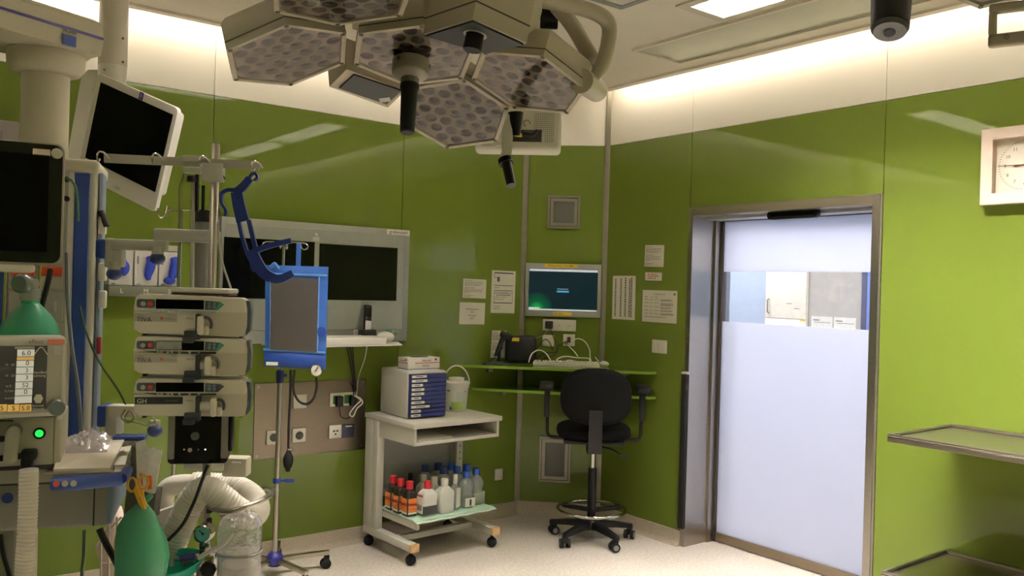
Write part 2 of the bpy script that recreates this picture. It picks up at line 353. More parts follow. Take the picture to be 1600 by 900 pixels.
# ------------------------------------------------------------------ doorway in the right wall
DY0, DY1, DZ, GXP = 2.298, 3.548, 2.106, 4.361      # opening, head, plane of the glass leaf
door = thing('door_1', 'stainless steel framed sliding door of frosted glass', 'door', T(XR, (DY0 + DY1) / 2, 0)); del door['category']; door['kind'] = 'structure'
def dgo(mb, n, m): return mb.go(n, m, door, world=True, smooth=0)
dgo(MB().box(XR - .006, GXP + .09, DY1 - .03, DY1, 0, DZ).box(XR + .2, GXP + .1, DY1 - .045, DY1 - .03, 0, DZ - .04), 'jamb', STEEL)
dgo(MB().box(XR - .006, GXP + .09, DY0, DY0 + .04, 0, DZ), 'jamb', STEEL)
dgo(MB().box(XR - .006, GXP + .09, DY0 + .0402, DY1 - .0302, DZ - .045, DZ), 'head', STEELH)
dgo(MB().box(XR + .12, GXP + .02, DY0 + .04, DY1 - .03, DZ - .062, DZ - .045), 'track_cover', mat('pale_track_cover', (205, 208, 212), rough=0.35, metal=0.5))
dgo(MB().box(XR - .002, XR + .01, DY0 - .012, DY1 + .008, DZ, DZ + .008).box(XR - .002, XR + .01, DY0 - .012, DY0, 0, DZ).box(XR - .002, XR + .01, DY1, DY1 + .008, 0.02, DZ), 'edge_strip', ALU)
ZC0, ZC1 = 1.405, 1.722
FROST = glassy('frosted_glass', (244, 244, 248), clear=0.03, rough=0.35, gloss=0.12, frost=0.93, scale=1.5)
CGL = glassy('clear_door_glass', (250, 252, 255), clear=0.96, rough=0.02, gloss=0.1, frost=0.5)
dgo(MB().box(GXP + .01, GXP + .022, DY0 + .03, DY1 - .05, 0.05, ZC0), 'frosted_pane', FROST)
dgo(MB().box(GXP + .01, GXP + .022, DY0 + .03, DY1 - .05, ZC1, DZ - .03), 'frosted_pane', FROST)
dgo(MB().box(GXP + .01, GXP + .022, DY0 + .03, DY1 - .05, ZC0, ZC1), 'clear_pane', CGL)
dgo(MB().box(GXP, GXP + .035, DY0 + .03, DY1 - .04, 0.008, 0.062), 'bottom_rail', mat('bronze_steel_rail', (150, 136, 118), rough=0.35, metal=0.9))
dgo(MB().box(GXP - .004, GXP + .04, DY1 - .062, DY1 - .03, 0.004, DZ - .045), 'edge_seal', mat('dark_edge_seal', (58, 52, 48), rough=0.6))
dgo(MB().box(GXP - .002, GXP + .04, DY0 + .03, DY1 - .04, DZ - .066, DZ - .055), 'top_seal', mat('dark_edge_seal'))
for z in (1.60, 1.30, 1.26): dgo(MB().cyl((XR - .010, DY1 - .012, z), (XR - .004, DY1 - .012, z), .007, n=10), 'jamb_button', SCREW if z != 1.30 else mat('copper_button', (150, 90, 60), rough=.4, metal=.8))
sb = thing('door_bumper', 'black upright impact strip with grey cap on the left door jamb', 'bumper', T(XR - .03, 3.53, 0))
MB().rbox(XR - .034, XR - .007, 3.508, 3.552, .115, 1.075, r=.006).go('strip', RUBBER, sb, world=True)
MB().rbox(XR - .034, XR - .007, 3.506, 3.554, 1.075, 1.09, r=.004).go('cap', GREYP, sb, world=True)
sn = thing('door_sensor', 'black oval motion sensor bar under the door head', 'sensor', T(XR + .07, 2.865, 2.044))
MB().prism(rrect(-.165, .165, -.026, .026, .025), -.03, .0, M=FR((0, 0, 0), (0, -1, 0))).go('housing', BLACK, sn)
MB().prism(rrect(-.14, .14, -.010, .012, .01), .0, .004, M=FR((0, 0, 0), (0, -1, 0))).go('lens', SCREEN, sn)
# ------------------------------------------------------------------ corridor behind the door
XC = 6.25
struct('corridor_floor', MB().box(XR + .3, XC + .1, .2, 6.6, -.12, 0), FLOORM)
CW = mat('corridor_wall_paint', (172, 184, 200), rough=0.7, var=0.02)
struct('corridor_wall', MB().box(XC, XC + .1, .2, 6.6, 0, 2.9), CW)
struct('corridor_wall', MB().box(XR + .16, XC, .1, .2, 0, 2.9), CW); struct('corridor_wall', MB().box(XR + .16, XC, 6.6, 6.7, 0, 2.9), CW)
struct('corridor_ceiling', MB().box(XR + .16, XC + .1, .1, 6.7, 2.9, 3.0), CW)
CLM = lightmat('corridor_diffuser', (248, 248, 255), CORR)
for y in (2.5, 5.0):
    t = thing('corridor_light', 'cool white ceiling light in the corridor behind the frosted door, %s' % {2.5: 'right one', 5.0: 'left one'}[y], 'light', T(4.95 if y < 3 else 5.4, y, 2.9), group='corridor ceiling lights')
    MB().box(-.34, .34, -.34, .34, -.03, -.001).go('frame', WHITE, t); MB().box(-.3, .3, -.3, .3, -.036, -.03).go('diffuser', CLM, t)
cb = thing('corridor_cabinet', 'tall cream cabinet seen through the clear band of the door', 'cabinet', T(XC - .25, 4.28, 0))
MB().box(XC - .04, XC - .002, 4.085, 4.49, 0, 2.2).go('body', mat('cream_cabinet', (244, 236, 214), rough=.5, emit=0), cb, world=True)
d_ = MB().rbox(XC - .055, XC - .0405, 4.09, 4.485, 1.390, 2.19, r=.003).go('door', mat('cream_cabinet'), cb, world=True)
MB().tube([(XC - .056, 4.45, 1.43), (XC - .075, 4.45, 1.44), (XC - .075, 4.45, 1.54), (XC - .056, 4.45, 1.55)], .005).go('handle', mat('brown_handle', (120, 100, 70), rough=.4, metal=.6), d_, world=True)
MB().rbox(XC - .055, XC - .0405, 4.09, 4.485, .1, 1.383, r=.003).go('door', mat('cream_cabinet'), cb, world=True)
MB().box(XC - .0565, XC - .0553, 4.095, 4.14, 1.372, 1.388).go('yellow_sticker', YEL, cb, world=True)
MB().box(XC - .0565, XC - .0555, 4.22, 4.28, 1.513, 1.518).box(XC - .0565, XC - .0555, 4.15, 4.20, 1.473, 1.478).go('print', INKL, d_, world=True)
gb = thing('corridor_notice_board', 'grey board on the corridor wall behind the door band', 'board', T(XC - .02, 3.8, 0))
MB().box(XC - .03, XC - .001, 3.60, 4.08, 1.0, 2.2).go('board', mat('warm_grey_board', (176, 168, 156), rough=.8), gb, world=True)
for y, nm in ((3.955, 'left'), (3.75, 'right')):
    p_ = thing('corridor_paper', 'white paper on the grey corridor board, %s one' % nm, 'paper', T(XC - .031, y, 1.3), group='papers on the corridor board')
    MB().box(XC - .032, XC - .030, y - .095, y + .095, 1.13, 1.42).go('sheet', PAPER, p_, world=True)
    MB().box(XC - .0328, XC - .0322, y + .02, y + .08, 1.385, 1.395).box(XC - .0328, XC - .0322, y - .08, y + .07, 1.37, 1.375).go('print', INKL, p_, world=True)
bd = thing('corridor_blue_door', 'blue panel door with dark edge at the right of the corridor', 'door panel', T(XC - .05, 3.2, 0))
MB().rbox(XC - .06, XC - .002, 2.4, 3.555, 0, 2.1, r=.004).go('leaf', mat('corridor_blue', (96, 124, 200), rough=.5), bd, world=True)
MB().rbox(XC - .065, XC - .002, 3.556, 3.597, 0, 2.12, r=.004).go('edge', mat('corridor_navy', (32, 36, 84), rough=.5), bd, world=True)
# ================================================================== things on the walls
def q(M, px, py, off=0.0):
    p = LP(M, px, py, off); return (p.x, p.y)
def rectq(M, x0, y0, x1, y1):
    """panel rectangle from the pixels of its upper left and lower right corner"""
    a = q(M, x0, y0); b = q(M, x1, y1); return min(a[0], b[0]), max(a[0], b[0]), min(a[1], b[1]), max(a[1], b[1])
def at(M, x, y, z=0): return M @ T(x, y, z)
def lines(mb, x0, x1, ys, h, z=.0006, gap=True):
    """rows of illegible print, each row broken into words"""
    for y, wd in ys:
        x = x0; end = x0 + (x1 - x0) * wd
        while x < end - .004:
            l = min(random.uniform(.008, .03) if gap else end - x, end - x); mb.quad((x, y, z), (x + l, y, z), (x + l, y + h, z), (x, y + h, z)); x += l + .004
# ---- built-in twin display unit on the left wall
x0, x1, y0, y1 = 1.56, 2.748, 1.226, 1.926
du = thing('twin_display_unit', 'grey steel wall unit with two dark screens on the left wall', 'display', at(ML, x0, y0)); Wd, Hd = x1 - x0, y1 - y0
MB().rbox(0, Wd, 0, Hd, .0005, .035, r=.004).go('frame', mat('grey_steel_sheet', (150, 152, 144), rough=.4, metal=.35, var=.03, scale=20), du)
MB().rbox(.03, Wd - .04, .075, Hd - .035, .035, .041, r=.002, seg=1).go('front_panel', mat('grey_steel_sheet'), du)
def loc(M, px, py): p = LP(ML, px, py, .03); return p.x - x0, p.y - y0
for a, b in (((349, 370), (488, 468)), ((498, 380.5), (617.5, 470))):
    p0, p1 = loc(ML, *a), loc(ML, *b); MB().rbox(p0[0], p1[0], min(p0[1], p1[1]), max(p0[1], p1[1]), .0405, .0435, r=.001, seg=1).go('screen', SCREEN, du)
a = q(ML, 597, 358); b = q(ML, 636, 362)
lb = MB().rbox(Wd - .165, Wd - .003, Hd - .036, Hd - .004, .0355, .037, r=.0005, seg=1).go('name_label', PAPER, du)
MB().text('grafenstahl', .030, T(Wd - .084, Hd - .019, .0373)).go('lettering', INK, lb)
p0 = loc(ML, 492, 372); MB().rbox(p0[0] - .022, p0[0] + .022, p0[1] - .02, p0[1] + .006, .041, .046, r=.002).cyl((p0[0], p0[1] + .02, .041), (p0[0], p0[1] + .02, .05), .010).go('latch', GREYP, du)
c = loc(ML, 612, 520)
MB().rbox(Wd - .42, Wd - .06, .022, .07, .035, .037, r=.001, seg=1).go('control_strip', mat('grey_steel_sheet'), du)
MB().rbox(Wd - .155, Wd - .118, .02, .070, .037, .046, r=.003).go('power_switch', mat('green_switch', (24, 92, 60), rough=.3), du)
MB().rbox(Wd - .225, Wd - .168, .038, .060, .037, .039, r=.006).go('button_plate', GREYP, du)
MB().cyl((Wd - .09, .05, .037), (Wd - .09, .05, .043), .010, n=12).go('key_lock', CHROME, du)
st = MB().rbox(Wd - .375, Wd - .265, .02, .074, .037, .038, r=.0004, seg=1).go('rating_sticker', PAPER, du)
mb = MB(); lines(mb, Wd - .37, Wd - .27, [(.060, .45), (.05, .95), (.04, .9), (.028, .95)], .004, .0384); mb.go('sticker_print', INK, st)
# ---- pull-out keyboard shelf of that unit
sh0 = LP(ML, 470, 533, .0); ks = thing('keyboard_shelf', 'white pull-out keyboard shelf below the twin display unit', 'shelf', at(ML, 2.42, 1.222))
MB().rbox(-.62, .14, -.002, .004, .036, .30, r=.001, seg=1).prism([(.14, .036), (.26, .036), (.14, .30)], -.0005, .003, M=Matrix(((1, 0, 0, 0), (0, 0, 1, 0), (0, 1, 0, 0), (0, 0, 0, 1)))).go('tray', WHITE, ks)
kb = thing('medical_keyboard', 'flat white keyboard box on the shelf under the twin display', 'keyboard', at(ML, 2.36, 1.227))
MB().rbox(-.30, .10, 0, .042, .06, .29, r=.004).go('case', WHITE, kb)
for r in range(4):
    for k in range(12): MB().rbox(-.285 + k * .03, -.26 + k * .03, .0415, .0445, .09 + r * .045, .125 + r * .045, r=.001, seg=1).go('key', mat('grey_key', (196, 192, 182), rough=.5), kb)
ms = thing('white_mouse', 'rounded white mouse at the right end of the keyboard shelf', 'mouse', at(ML, 2.53, 1.2275, .15))
MB().ball((0, .0, 0), .055, n=16, m=10, sc=(1, .62, .8)).go('shell', WHITE, ms); MB().tube([(0.0, -.0, .0)] + [(.0, .0, .01)], .001).go('wheel', GREYP, ms)
for o in [x for x in bpy.data.objects if x.parent == ms]: o.location.y = .034
ph = thing('cordless_phone', 'black cordless phone standing in a charger on the white keyboard case', 'phone', at(ML, 2.43, 1.2705, .10))
MB().rbox(-.045, .05, 0, .035, -.035, .035, r=.008).go('charger', BLACK, ph)
hs = MB().rbox(-.024, .024, .0, .175, -.012, .012, r=.009, M=T(.0, .012, .0) @ RX(-12) @ RZ(-7)).go('handset', BLACK, ph)
MB().rbox(-.019, .019, .012, .075, .0125, .0145, r=.001, seg=1, M=T(.0, .012, .0) @ RX(-12) @ RZ(-7)).go('keypad', mat('silver_keypad', (205, 205, 200), rough=.4), hs)
MB().rbox(-.019, .019, .10, .155, .0125, .0137, r=.001, seg=1, M=T(.0, .012, .0) @ RX(-12) @ RZ(-7)).go('display', SCREEN, hs)
# ---- cables hanging below the display
for i, (pts, m, nm) in enumerate((([(541, 537), (547, 565), (553, 600), (556, 612)], BLACK, 'left black'), ([(546, 537), (551, 570), (556, 612)], BLACK, 'middle black'), ([(551, 537), (553, 570), (557, 610)], BLACK, 'right black'),
        ([(574, 537), (570, 560), (560, 590), (557, 618)], WHITE, 'white'))):
    M = ML @ T(0, 0, .02)
    solo('hanging_cable', MB().tube(spline([M @ V(q(M, *p) + (.0,)) for p in pts], 5), .0035, n=6), m, '%s cable hanging from the keyboard shelf to the green sockets' % nm, 'cable', group='cables below the display unit')
cl = [(553, 618), (563, 625), (556, 632), (549, 642), (546, 648), (551, 650), (558, 638), (566, 630), (562, 622)]
M = ML @ T(0, 0, .05); solo('cable_bundle', MB().tube(spline([M @ V(q(M, *p) + (.004 * (i % 3),)) for i, p in enumerate(cl)], 5, True), .004, n=6, closed=True), WHITE, 'white cable looped in a knot at the green sockets', 'cable')
# ---- socket plate
sp = thing('socket_plate', 'brushed steel plate with sockets low on the left wall', 'socket plate', at(ML, 1.784, .567))
MB().rbox(0, .70, 0, .431, .0005, .006, r=.0015, seg=1).go('plate', mat('plate_steel', (118, 108, 96), rough=.33, metal=.95, var=.07, scale=18, stretch=(1, 20, 1)), sp)
for x, y in ((.02, .02), (.68, .02), (.02, .411), (.68, .411)): MB().cyl((x, y, .006), (x, y, .009), .008, n=10).go('screw', SCREW, sp)
def ploc(px, py): p = LP(ML, px, py, .006); return p.x - 1.784, p.y - .567
SOCK = mat('socket_white', (232, 228, 216), rough=.35)
def frame_at(px, py, name, w=.081, dz=.012, m=SOCK):
    x, y = ploc(px, py); o = MB().rbox(x - w / 2, x + w / 2, y - .04, y + .04, .0062, .006 + dz, r=.003).go(name, m, sp); return o, x, y
for px, py in ((426.5, 683), (466.5, 680)):
    o, x, y = frame_at(px, py, 'power_socket'); MB().cyl((x, y, .018), (x, y, .0205), .024, n=20).go('socket_well', mat('socket_well_black', (20, 19, 18), rough=.5), o)
    for s_ in (-.01, .01): MB().cyl((x + s_, y, .0205), (x + s_, y, .0215), .0028, n=8).go('socket_hole', INKL, o)
o, x, y = frame_at(468, 627, 'light_switch'); MB().rbox(x - .027, x + .027, y - .027, y + .027, .018, .022, r=.002).go('rocker', SOCK, o)
o, x, y = frame_at(523, 674, 'data_socket')
for dx, dy in ((-.012, .004), (.012, .004), (0, -.014)): MB().cyl((x + dx, y + dy, .018), (x + dx, y + dy, .0195), .006, n=10).go('socket_hole', INK, o)
MB().rbox(x - .012, x + .012, y + .002, y + .006, .018, .0188, r=.0005, seg=1).go('socket_slot', INK, o)
o, x, y = frame_at(543, 673, 'navy_socket', m=mat('navy_socket_cover', (26, 30, 52), rough=.35)); MB().rbox(x - .02, x + .024, y + .026, y + .032, .018, .0186, r=.0004, seg=1).go('socket_label', PAPER, o)
x, y = ploc(534, 623.5); o = MB().rbox(x - .082, x + .082, y - .04, y + .04, .0062, .018, r=.003).go('green_socket_pair', SOCK, sp)
for s_ in (-.036, .036): MB().rbox(x + s_ - .026, x + s_ + .026, y - .027, y + .025, .018, .021, r=.003).go('green_socket', mat('green_socket_insert', (14, 96, 44), rough=.35), o)
for s_, nm in ((-.03, 'left'), (.062, 'right')):
    pl = thing('black_plug', 'black power plug in the %s of the two green sockets' % nm, 'plug', at(ML, 1.784 + x + s_, .567 + y, .0215)); MB().rbox(-.022, .022, -.04, .022, 0, .03, r=.006).go('body', BLACK, pl)
    MB().tube(spline([(0, -.035, .015), (.002, -.07, .02), (.012, -.10, .02), (.05, -.115, .02), (.085, -.10, .02)] if s_ < 0 else [(0, .02, .015), (0, .06, .012), (-.02, .10, .01)], 5), .003, n=6).go('cable', BLACK, pl)
# ---- small switch low by the corner
sw = thing('wall_switch', 'small white push switch low on the left wall beside the cart', 'switch', at(ML, *q(ML, 778.5, 741)))
MB().rbox(-.034, .034, -.04, .04, .0005, .012, r=.006, seg=3).go('plate', SOCK, sw); MB().rbox(-.026, .026, -.031, .031, .012, .016, r=.005).go('rocker', SOCK, sw)
# ---- papers on the walls
def paper(M, corners, label, draw, name='wall_notice', th=.0012):
    P4 = [LP(M, *c, 0) for c in corners]           # TL TR BR BL
    ctr = sum(P4, V()) / 4; w_ = ((P4[1] - P4[0]).length + (P4[2] - P4[3]).length) / 2; h_ = ((P4[0] - P4[3]).length + (P4[1] - P4[2]).length) / 2
    ang = math.degrees(math.atan2((P4[1] - P4[0]).y, (P4[1] - P4[0]).x))
    t = thing(name, label, 'paper', M @ T(ctr.x, ctr.y, .0006) @ RZ(ang))
    MB().box(-w_ / 2, w_ / 2, -h_ / 2, h_ / 2, 0, th).go('sheet', PAPER, t)
    d = MB(); draw(d, w_, h_, th + .0004); d.go('print', INK, t, smooth=0, kind='stuff'); return t, w_, h_
def para(d, w_, h_, z):
    n = 0
    for y, wd in ((.40, .4), (.33, .92), (.27, .88), (.21, .9), (.15, .75), (.03, .5), (-.04, .92), (-.10, .85), (-.16, .9), (-.22, .3), (-.36, .45), (-.43, .3)): lines(d, -w_ * .44, w_ * .44, [(y * h_, wd)], h_ * .018, z)
paper(ML, [(724, 435), (759.5, 437), (759, 467), (722.5, 465)], 'small typed notice, upper left of the papers beside the corner', para)
def four(d, w_, h_, z):
    for y, s_, t_ in ((.20, .017, 'Anhängesystem'), (.06, .015, '8232'), (-.09, .016, 'Reinigung'), (-.23, .016, '8533')): d.text(t_, s_, T(0, y * h_, z), depth=.0002)
paper(ML, [(718.5, 472), (758, 473.5), (756.5, 507.5), (717, 506)], 'white notice with four centred lines below the small typed notice', four)
def form(d, w_, h_, z):
    for a, b, c, e in ((-.4, .4, .43, .455), (-.4, .4, .14, .155), (-.4, .4, .02, .035), (-.4, .38, -.27, -.25), (-.27, -.17, .24, .35), (-.4, -.385, .33, .43), (-.4, -.25, .33, .34), (-.38, .4, -.04, -.03), (-.3, .32, -.085, -.07), (-.38, -.37, -.26, 0), (.39, .4, -.26, 0)):
        d.quad((a * w_, c * h_, z), (b * w_, c * h_, z), (b * w_, e * h_, z), (a * w_, e * h_, z))
    lines(d, -w_ * .38, w_ * .3, [(-.13 * h_, .8), (-.18 * h_, .6), (.09 * h_, .3), (-.35 * h_, .4), (-.40 * h_, .35), (-.02 * h_, .9)], h_ * .010, z)
paper(ML, [(768, 422), (805, 424), (804, 490), (767, 488.5)], 'tall white form with a table hanging left of the corner post', form)
paper(ML, [(768, 516), (790, 517), (790, 560), (767, 558)], 'narrow paper half hidden behind the hand scanner', para)
def rot(d, w_, h_, z):
    for x in (-.40, -.16, .04, .22, .30):
        y = -.43
        while y < .43:
            l = random.uniform(.02, .05); d.quad((x * w_, y * h_, z), ((x + .07) * w_, y * h_, z), ((x + .07) * w_, (y + l * .6) * h_, z), (x * w_, (y + l * .6) * h_, z)); y += l
paper(MR, [(958.5, 431), (994, 431), (991.5, 500), (956, 498.5)], 'tall phone list printed sideways right of the corner post', rot)
paper(MR, [(1008.5, 383), (1038, 383), (1037, 417), (1007, 417)], 'small typed notice at the top right beside the glass door', para)
t_, w_, h_ = paper(MR, [(1008.5, 425.5), (1034.5, 426), (1034, 439), (1008, 438)], 'small white slip with red print left of the door', lambda d, w, h, z: lines(d, -w * .33, w * .4, [(.22 * h, .8), (-.02 * h, .9), (-.28 * h, .7)], h * .11, z))
for o in bpy.data.objects:
    if o.parent == t_ and o.name.startswith('print'): o.data.materials[0] = mat('red_print', (150, 40, 40), rough=.8)
def table(d, w_, h_, z):
    d.text('Einfüllhilfe Übersicht', .012, T(0, h_ * .38, z), depth=.0002); d.quad((.40 * w_, .36 * h_, z), (.45 * w_, .36 * h_, z), (.45 * w_, .42 * h_, z), (.40 * w_, .42 * h_, z))
    for y in (.28, .20, .10, -.02, -.14, -.24): lines(d, -w_ * .43, -w_ * .3, [(y * h_, .8)], h_ * .016, z); lines(d, -w_ * .26, -w_ * .18, [(y * h_, .8)], h_ * .016, z); lines(d, -w_ * .13, w_ * .0, [(y * h_, .8)], h_ * .014, z)
    for y in (.21, .185, .16, .09, .065, .04, .015, -.04, -.07, -.13, -.155, -.22, -.245, -.27): lines(d, w_ * .04, w_ * .44, [(y * h_, random.uniform(.7, 1))], h_ * .014, z)
    lines(d, -w_ * .42, w_ * .2, [(-.34 * h_, 1)], h_ * .014, z)
paper(MR, [(1005, 453), (1059, 454.5), (1057, 505), (1003, 503)], 'wide notice with a printed table above the double switch', table)
ds = thing('double_switch', 'white double light switch on the wall left of the door', 'switch', at(MR, *q(MR, 1031.5, 541.5)))
MB().rbox(-.062, .062, -.043, .043, .0005, .012, r=.004).go('plate', SOCK, ds)
for s_ in (-.028, .028): MB().rbox(s_ - .026, s_ + .026, -.03, .03, .012, .017, r=.002, M=RY(3)).go('rocker', SOCK, ds)
# ---- corner: air grilles, wall computer, sockets
def grille(label, x0, x1, y0, y1):
    g = thing('air_grille', label, 'vent', at(MC, (x0 + x1) / 2, (y0 + y1) / 2), group='air grilles in the corner'); hx, hy = (x1 - x0) / 2, (y1 - y0) / 2
    def ring(n, hx, hy, w_, z0, z1, m):
        r = MB()
        for a, b, c, d in ((-hx, hx, hy - w_, hy), (-hx, hx, -hy, -hy + w_), (-hx, -hx + w_, -hy + w_, hy - w_), (hx - w_, hx, -hy + w_, hy - w_)): r.box(a, b, c, d, z0, z1)
        r.go(n, m, g)
    ring('outer_frame', hx, hy, .014, .0005, .016, ALU); MB().box(-hx + .012, hx - .012, -hy + .012, hy - .012, .0005, .004).go('shadow_gap', BLACK, g)
    ring('inner_frame', hx - .018, hy - .018, .022, .004, .014, ALU); MB().box(-hx + .036, hx - .036, -hy + .036, hy - .036, .004, .008).go('filter_sheet', mat('grey_filter_mesh', (92, 92, 86), rough=.6, metal=.3, var=.15, scale=120), g)
    for s_ in (-1, 1): MB().cyl((s_ * (hx - .028), 0, .014), (s_ * (hx - .028), 0, .02), .009, n=12).go('knob', SCREW, g)
grille('square steel framed air grille high in the corner', .163, .387, 2.004, 2.233); grille('tall steel framed air grille low in the corner behind the stool', .152, .370, .235, .55)
pc = thing('wall_computer', 'grey framed wall computer with lit dark green screen in the corner', 'computer', at(MC, CLEN / 2 - .009, 1.575)); 
MB().rbox(-.255, .272, -.186, .184, .0005, .03, r=.004).go('frame', mat('grey_steel_sheet'), pc)
def scrmat():
    m = mat('computer_desktop', (10, 30, 34), rough=.2, var=.25, scale=6, emit=0.9); N = m.node_tree.nodes; Lk = m.node_tree.links
    tc = N.new('ShaderNodeTexCoord'); ds_ = N.new('ShaderNodeVectorMath'); ds_.operation = 'DISTANCE'; ds_.inputs[1].default_value = (-.17, -.13, .031); Lk.new(tc.outputs['Object'], ds_.inputs[0])
    rp = N.new('ShaderNodeValToRGB'); rp.color_ramp.elements[0].color = lin((20, 150, 60)); rp.color_ramp.elements[1].color = lin((8, 26, 34)); rp.color_ramp.elements[1].position = .12; rp.color_ramp.elements[0].position = 0.0
    e2 = rp.color_ramp.elements.new(.05); e2.color = lin((10, 70, 44)); Lk.new(ds_.outputs['Value'], rp.inputs[0]); b = N['Principled BSDF']; Lk.new(rp.outputs[0], b.inputs['Emission Color']); Lk.new(rp.outputs[0], b.inputs['Base Color']); return m
sc_ = MB().box(-.229, .248, -.145, .147, .03, .0315).go('screen', scrmat(), pc)
TB = mat('screen_bar_white', (205, 210, 225), rough=.4, emit=.5)
MB().box(-.227, .246, .128, .144, .0315, .032).go('title_bar', TB, sc_); MB().box(-.227, .246, -.143, -.133, .0315, .032).go('task_bar', TB, sc_); MB().box(-.227, -.15, -.133, -.124, .0315, .032).go('menu_bar', TB, sc_)
MB().box(-.034, .05, -.016, -.004, .0315, .032).go('login_button', mat('screen_button_blue', (60, 150, 210), rough=.4, emit=.6), sc_)
MB().text('Benutzername', .013, T(.008, .008, .032), depth=.0002).go('login_text', TB, sc_)
l1 = MB().box(-.123, .105, .156, .181, .0302, .031).go('yellow_label', YEL, pc); MB().text('Aufwachraum Tel. 4801', .019, T(-.009, .168, .0312), depth=.0002).go('lettering', INK, l1)
l2 = MB().box(-.055, .075, -.174, -.153, .0302, .031).go('yellow_label', YEL, pc); MB().text('OP Saal 8', .015, T(-.02, -.164, .0312), depth=.0002).go('lettering', INK, l2)
ss = thing('triple_socket', 'white triple socket strip under the wall computer', 'socket', at(MC, .266, 1.33)); MB().rbox(-.116, .116, -.04, .04, .0005, .012, r=.003).go('frame', SOCK, ss)
for k in (-1, 0, 1):
    i_ = MB().rbox(k * .072 - .027, k * .072 + .027, -.027, .027, .012, .014, r=.004).go('insert', SOCK, ss)
    if k >= 0: MB().cyl((k * .072, 0, .014), (k * .072, 0, .0146), .003, n=8).go('hole', INK, i_)
pg = thing('angled_plug', 'black angled plug in the triple socket strip', 'plug', at(MC, .195, 1.33, .0145)); MB().rbox(-.027, .027, -.027, .027, 0, .035, r=.006).go('body', BLACK, pg)
s2 = thing('blank_socket', 'white blank wall plate left under the triple socket', 'socket', at(MC, .192, 1.22)); MB().rbox(-.041, .041, -.04, .04, .0005, .012, r=.003).go('frame', SOCK, s2); MB().rbox(-.03, .03, -.03, .03, .012, .015, r=.003).go('cover', SOCK, s2)
s3 = thing('network_socket', 'white wall socket with dark plugs right under the triple socket', 'socket', at(MC, .336, 1.228)); MB().rbox(-.041, .041, -.041, .041, .0005, .012, r=.003).go('frame', SOCK, s3)
MB().rbox(-.03, .03, -.03, .03, .012, .014, r=.003).go('insert', SOCK, s3); MB().rbox(-.012, .012, -.016, .022, .014, .04, r=.004).go('jack', mat('dark_brown_plug', (60, 40, 34), rough=.5), s3)
MB().rbox(-.036, -.012, -.024, .0, .014, .034, r=.004, M=RZ(18)).go('jack', mat('tan_plug', (150, 120, 96), rough=.5), s3)
# ---- far left: edge of a wall cabinet and a white box
wc_ = thing('wall_cabinet', 'grey brown framed wall cabinet at the left edge behind the pendant', 'cabinet', at(ML, .18, 2.13))
MB().rbox(-.5, .405, -.25, .17, .0005, .05, r=.004).go('body', mat('taupe_frame', (120, 112, 104), rough=.5), wc_); MB().rbox(-.47, .34, -.22, .12, .05, .054, r=.002).go('door', mat('dark_taupe', (98, 92, 88), rough=.5), wc_)
bx_ = thing('white_wall_box', 'small white box on the wall half hidden by the pendant column', 'box', at(ML, .655, 2.14)); MB().rbox(-.07, .08, -.09, .09, .0005, .05, r=.02, seg=4).go('body', WHITE, bx_)
for y in (-.07, .07): MB().cyl((-.05, y, .05), (-.05, y, .053), .007, n=10).go('screw', SCREW, bx_)
# ---- clock
ck = thing('wall_clock', 'square pale wall clock cut by the right edge of the photo', 'clock', at(MR, -1.795 + .172, 2.193)); h = .172
r = MB()
for a, b, c, d in ((-h, h, h - .05, h), (-h, h, -h, -h + .05), (-h, -h + .05, -h + .05, h - .05), (h - .05, h, -h + .05, h - .05)): r.box(a, b, c, d, .0005, .045)
r.go('frame', mat('pale_pink_frame', (226, 206, 190), rough=.5), ck)
fc = MB().box(-h + .05, h - .05, -h + .05, h - .05, .0005, .006).go('dial', mat('clock_dial', (238, 230, 212), rough=.6), ck)
for k in range(1, 13): a = PI / 2 - k * PI / 6; MB().text(str(k), .021, T(.083 * math.cos(a), .083 * math.sin(a), .0064), depth=.0003).go('numeral', mat('clock_numeral', (96, 88, 80), rough=.7), fc)
for k in range(60):
    a = k * PI / 30; MB().box(.105, .112, -.001, .001, .006, .0064, M=RZ(math.degrees(a))).go('tick', mat('clock_numeral'), fc)
MB().box(-.112, .02, -.0012, .0012, .011, .012, M=RZ(-2)).go('minute_hand', mat('clock_hand_dark', (60, 40, 36), rough=.4), ck)
MB().box(-.045, .03, -.003, .003, .009, .010, M=RZ(4)).go('hour_hand', mat('clock_hand_red', (150, 34, 30), rough=.4), ck); MB().cyl((0, 0, .006), (0, 0, .013), .005, n=12).go('pin', mat('clock_hand_red'), ck)
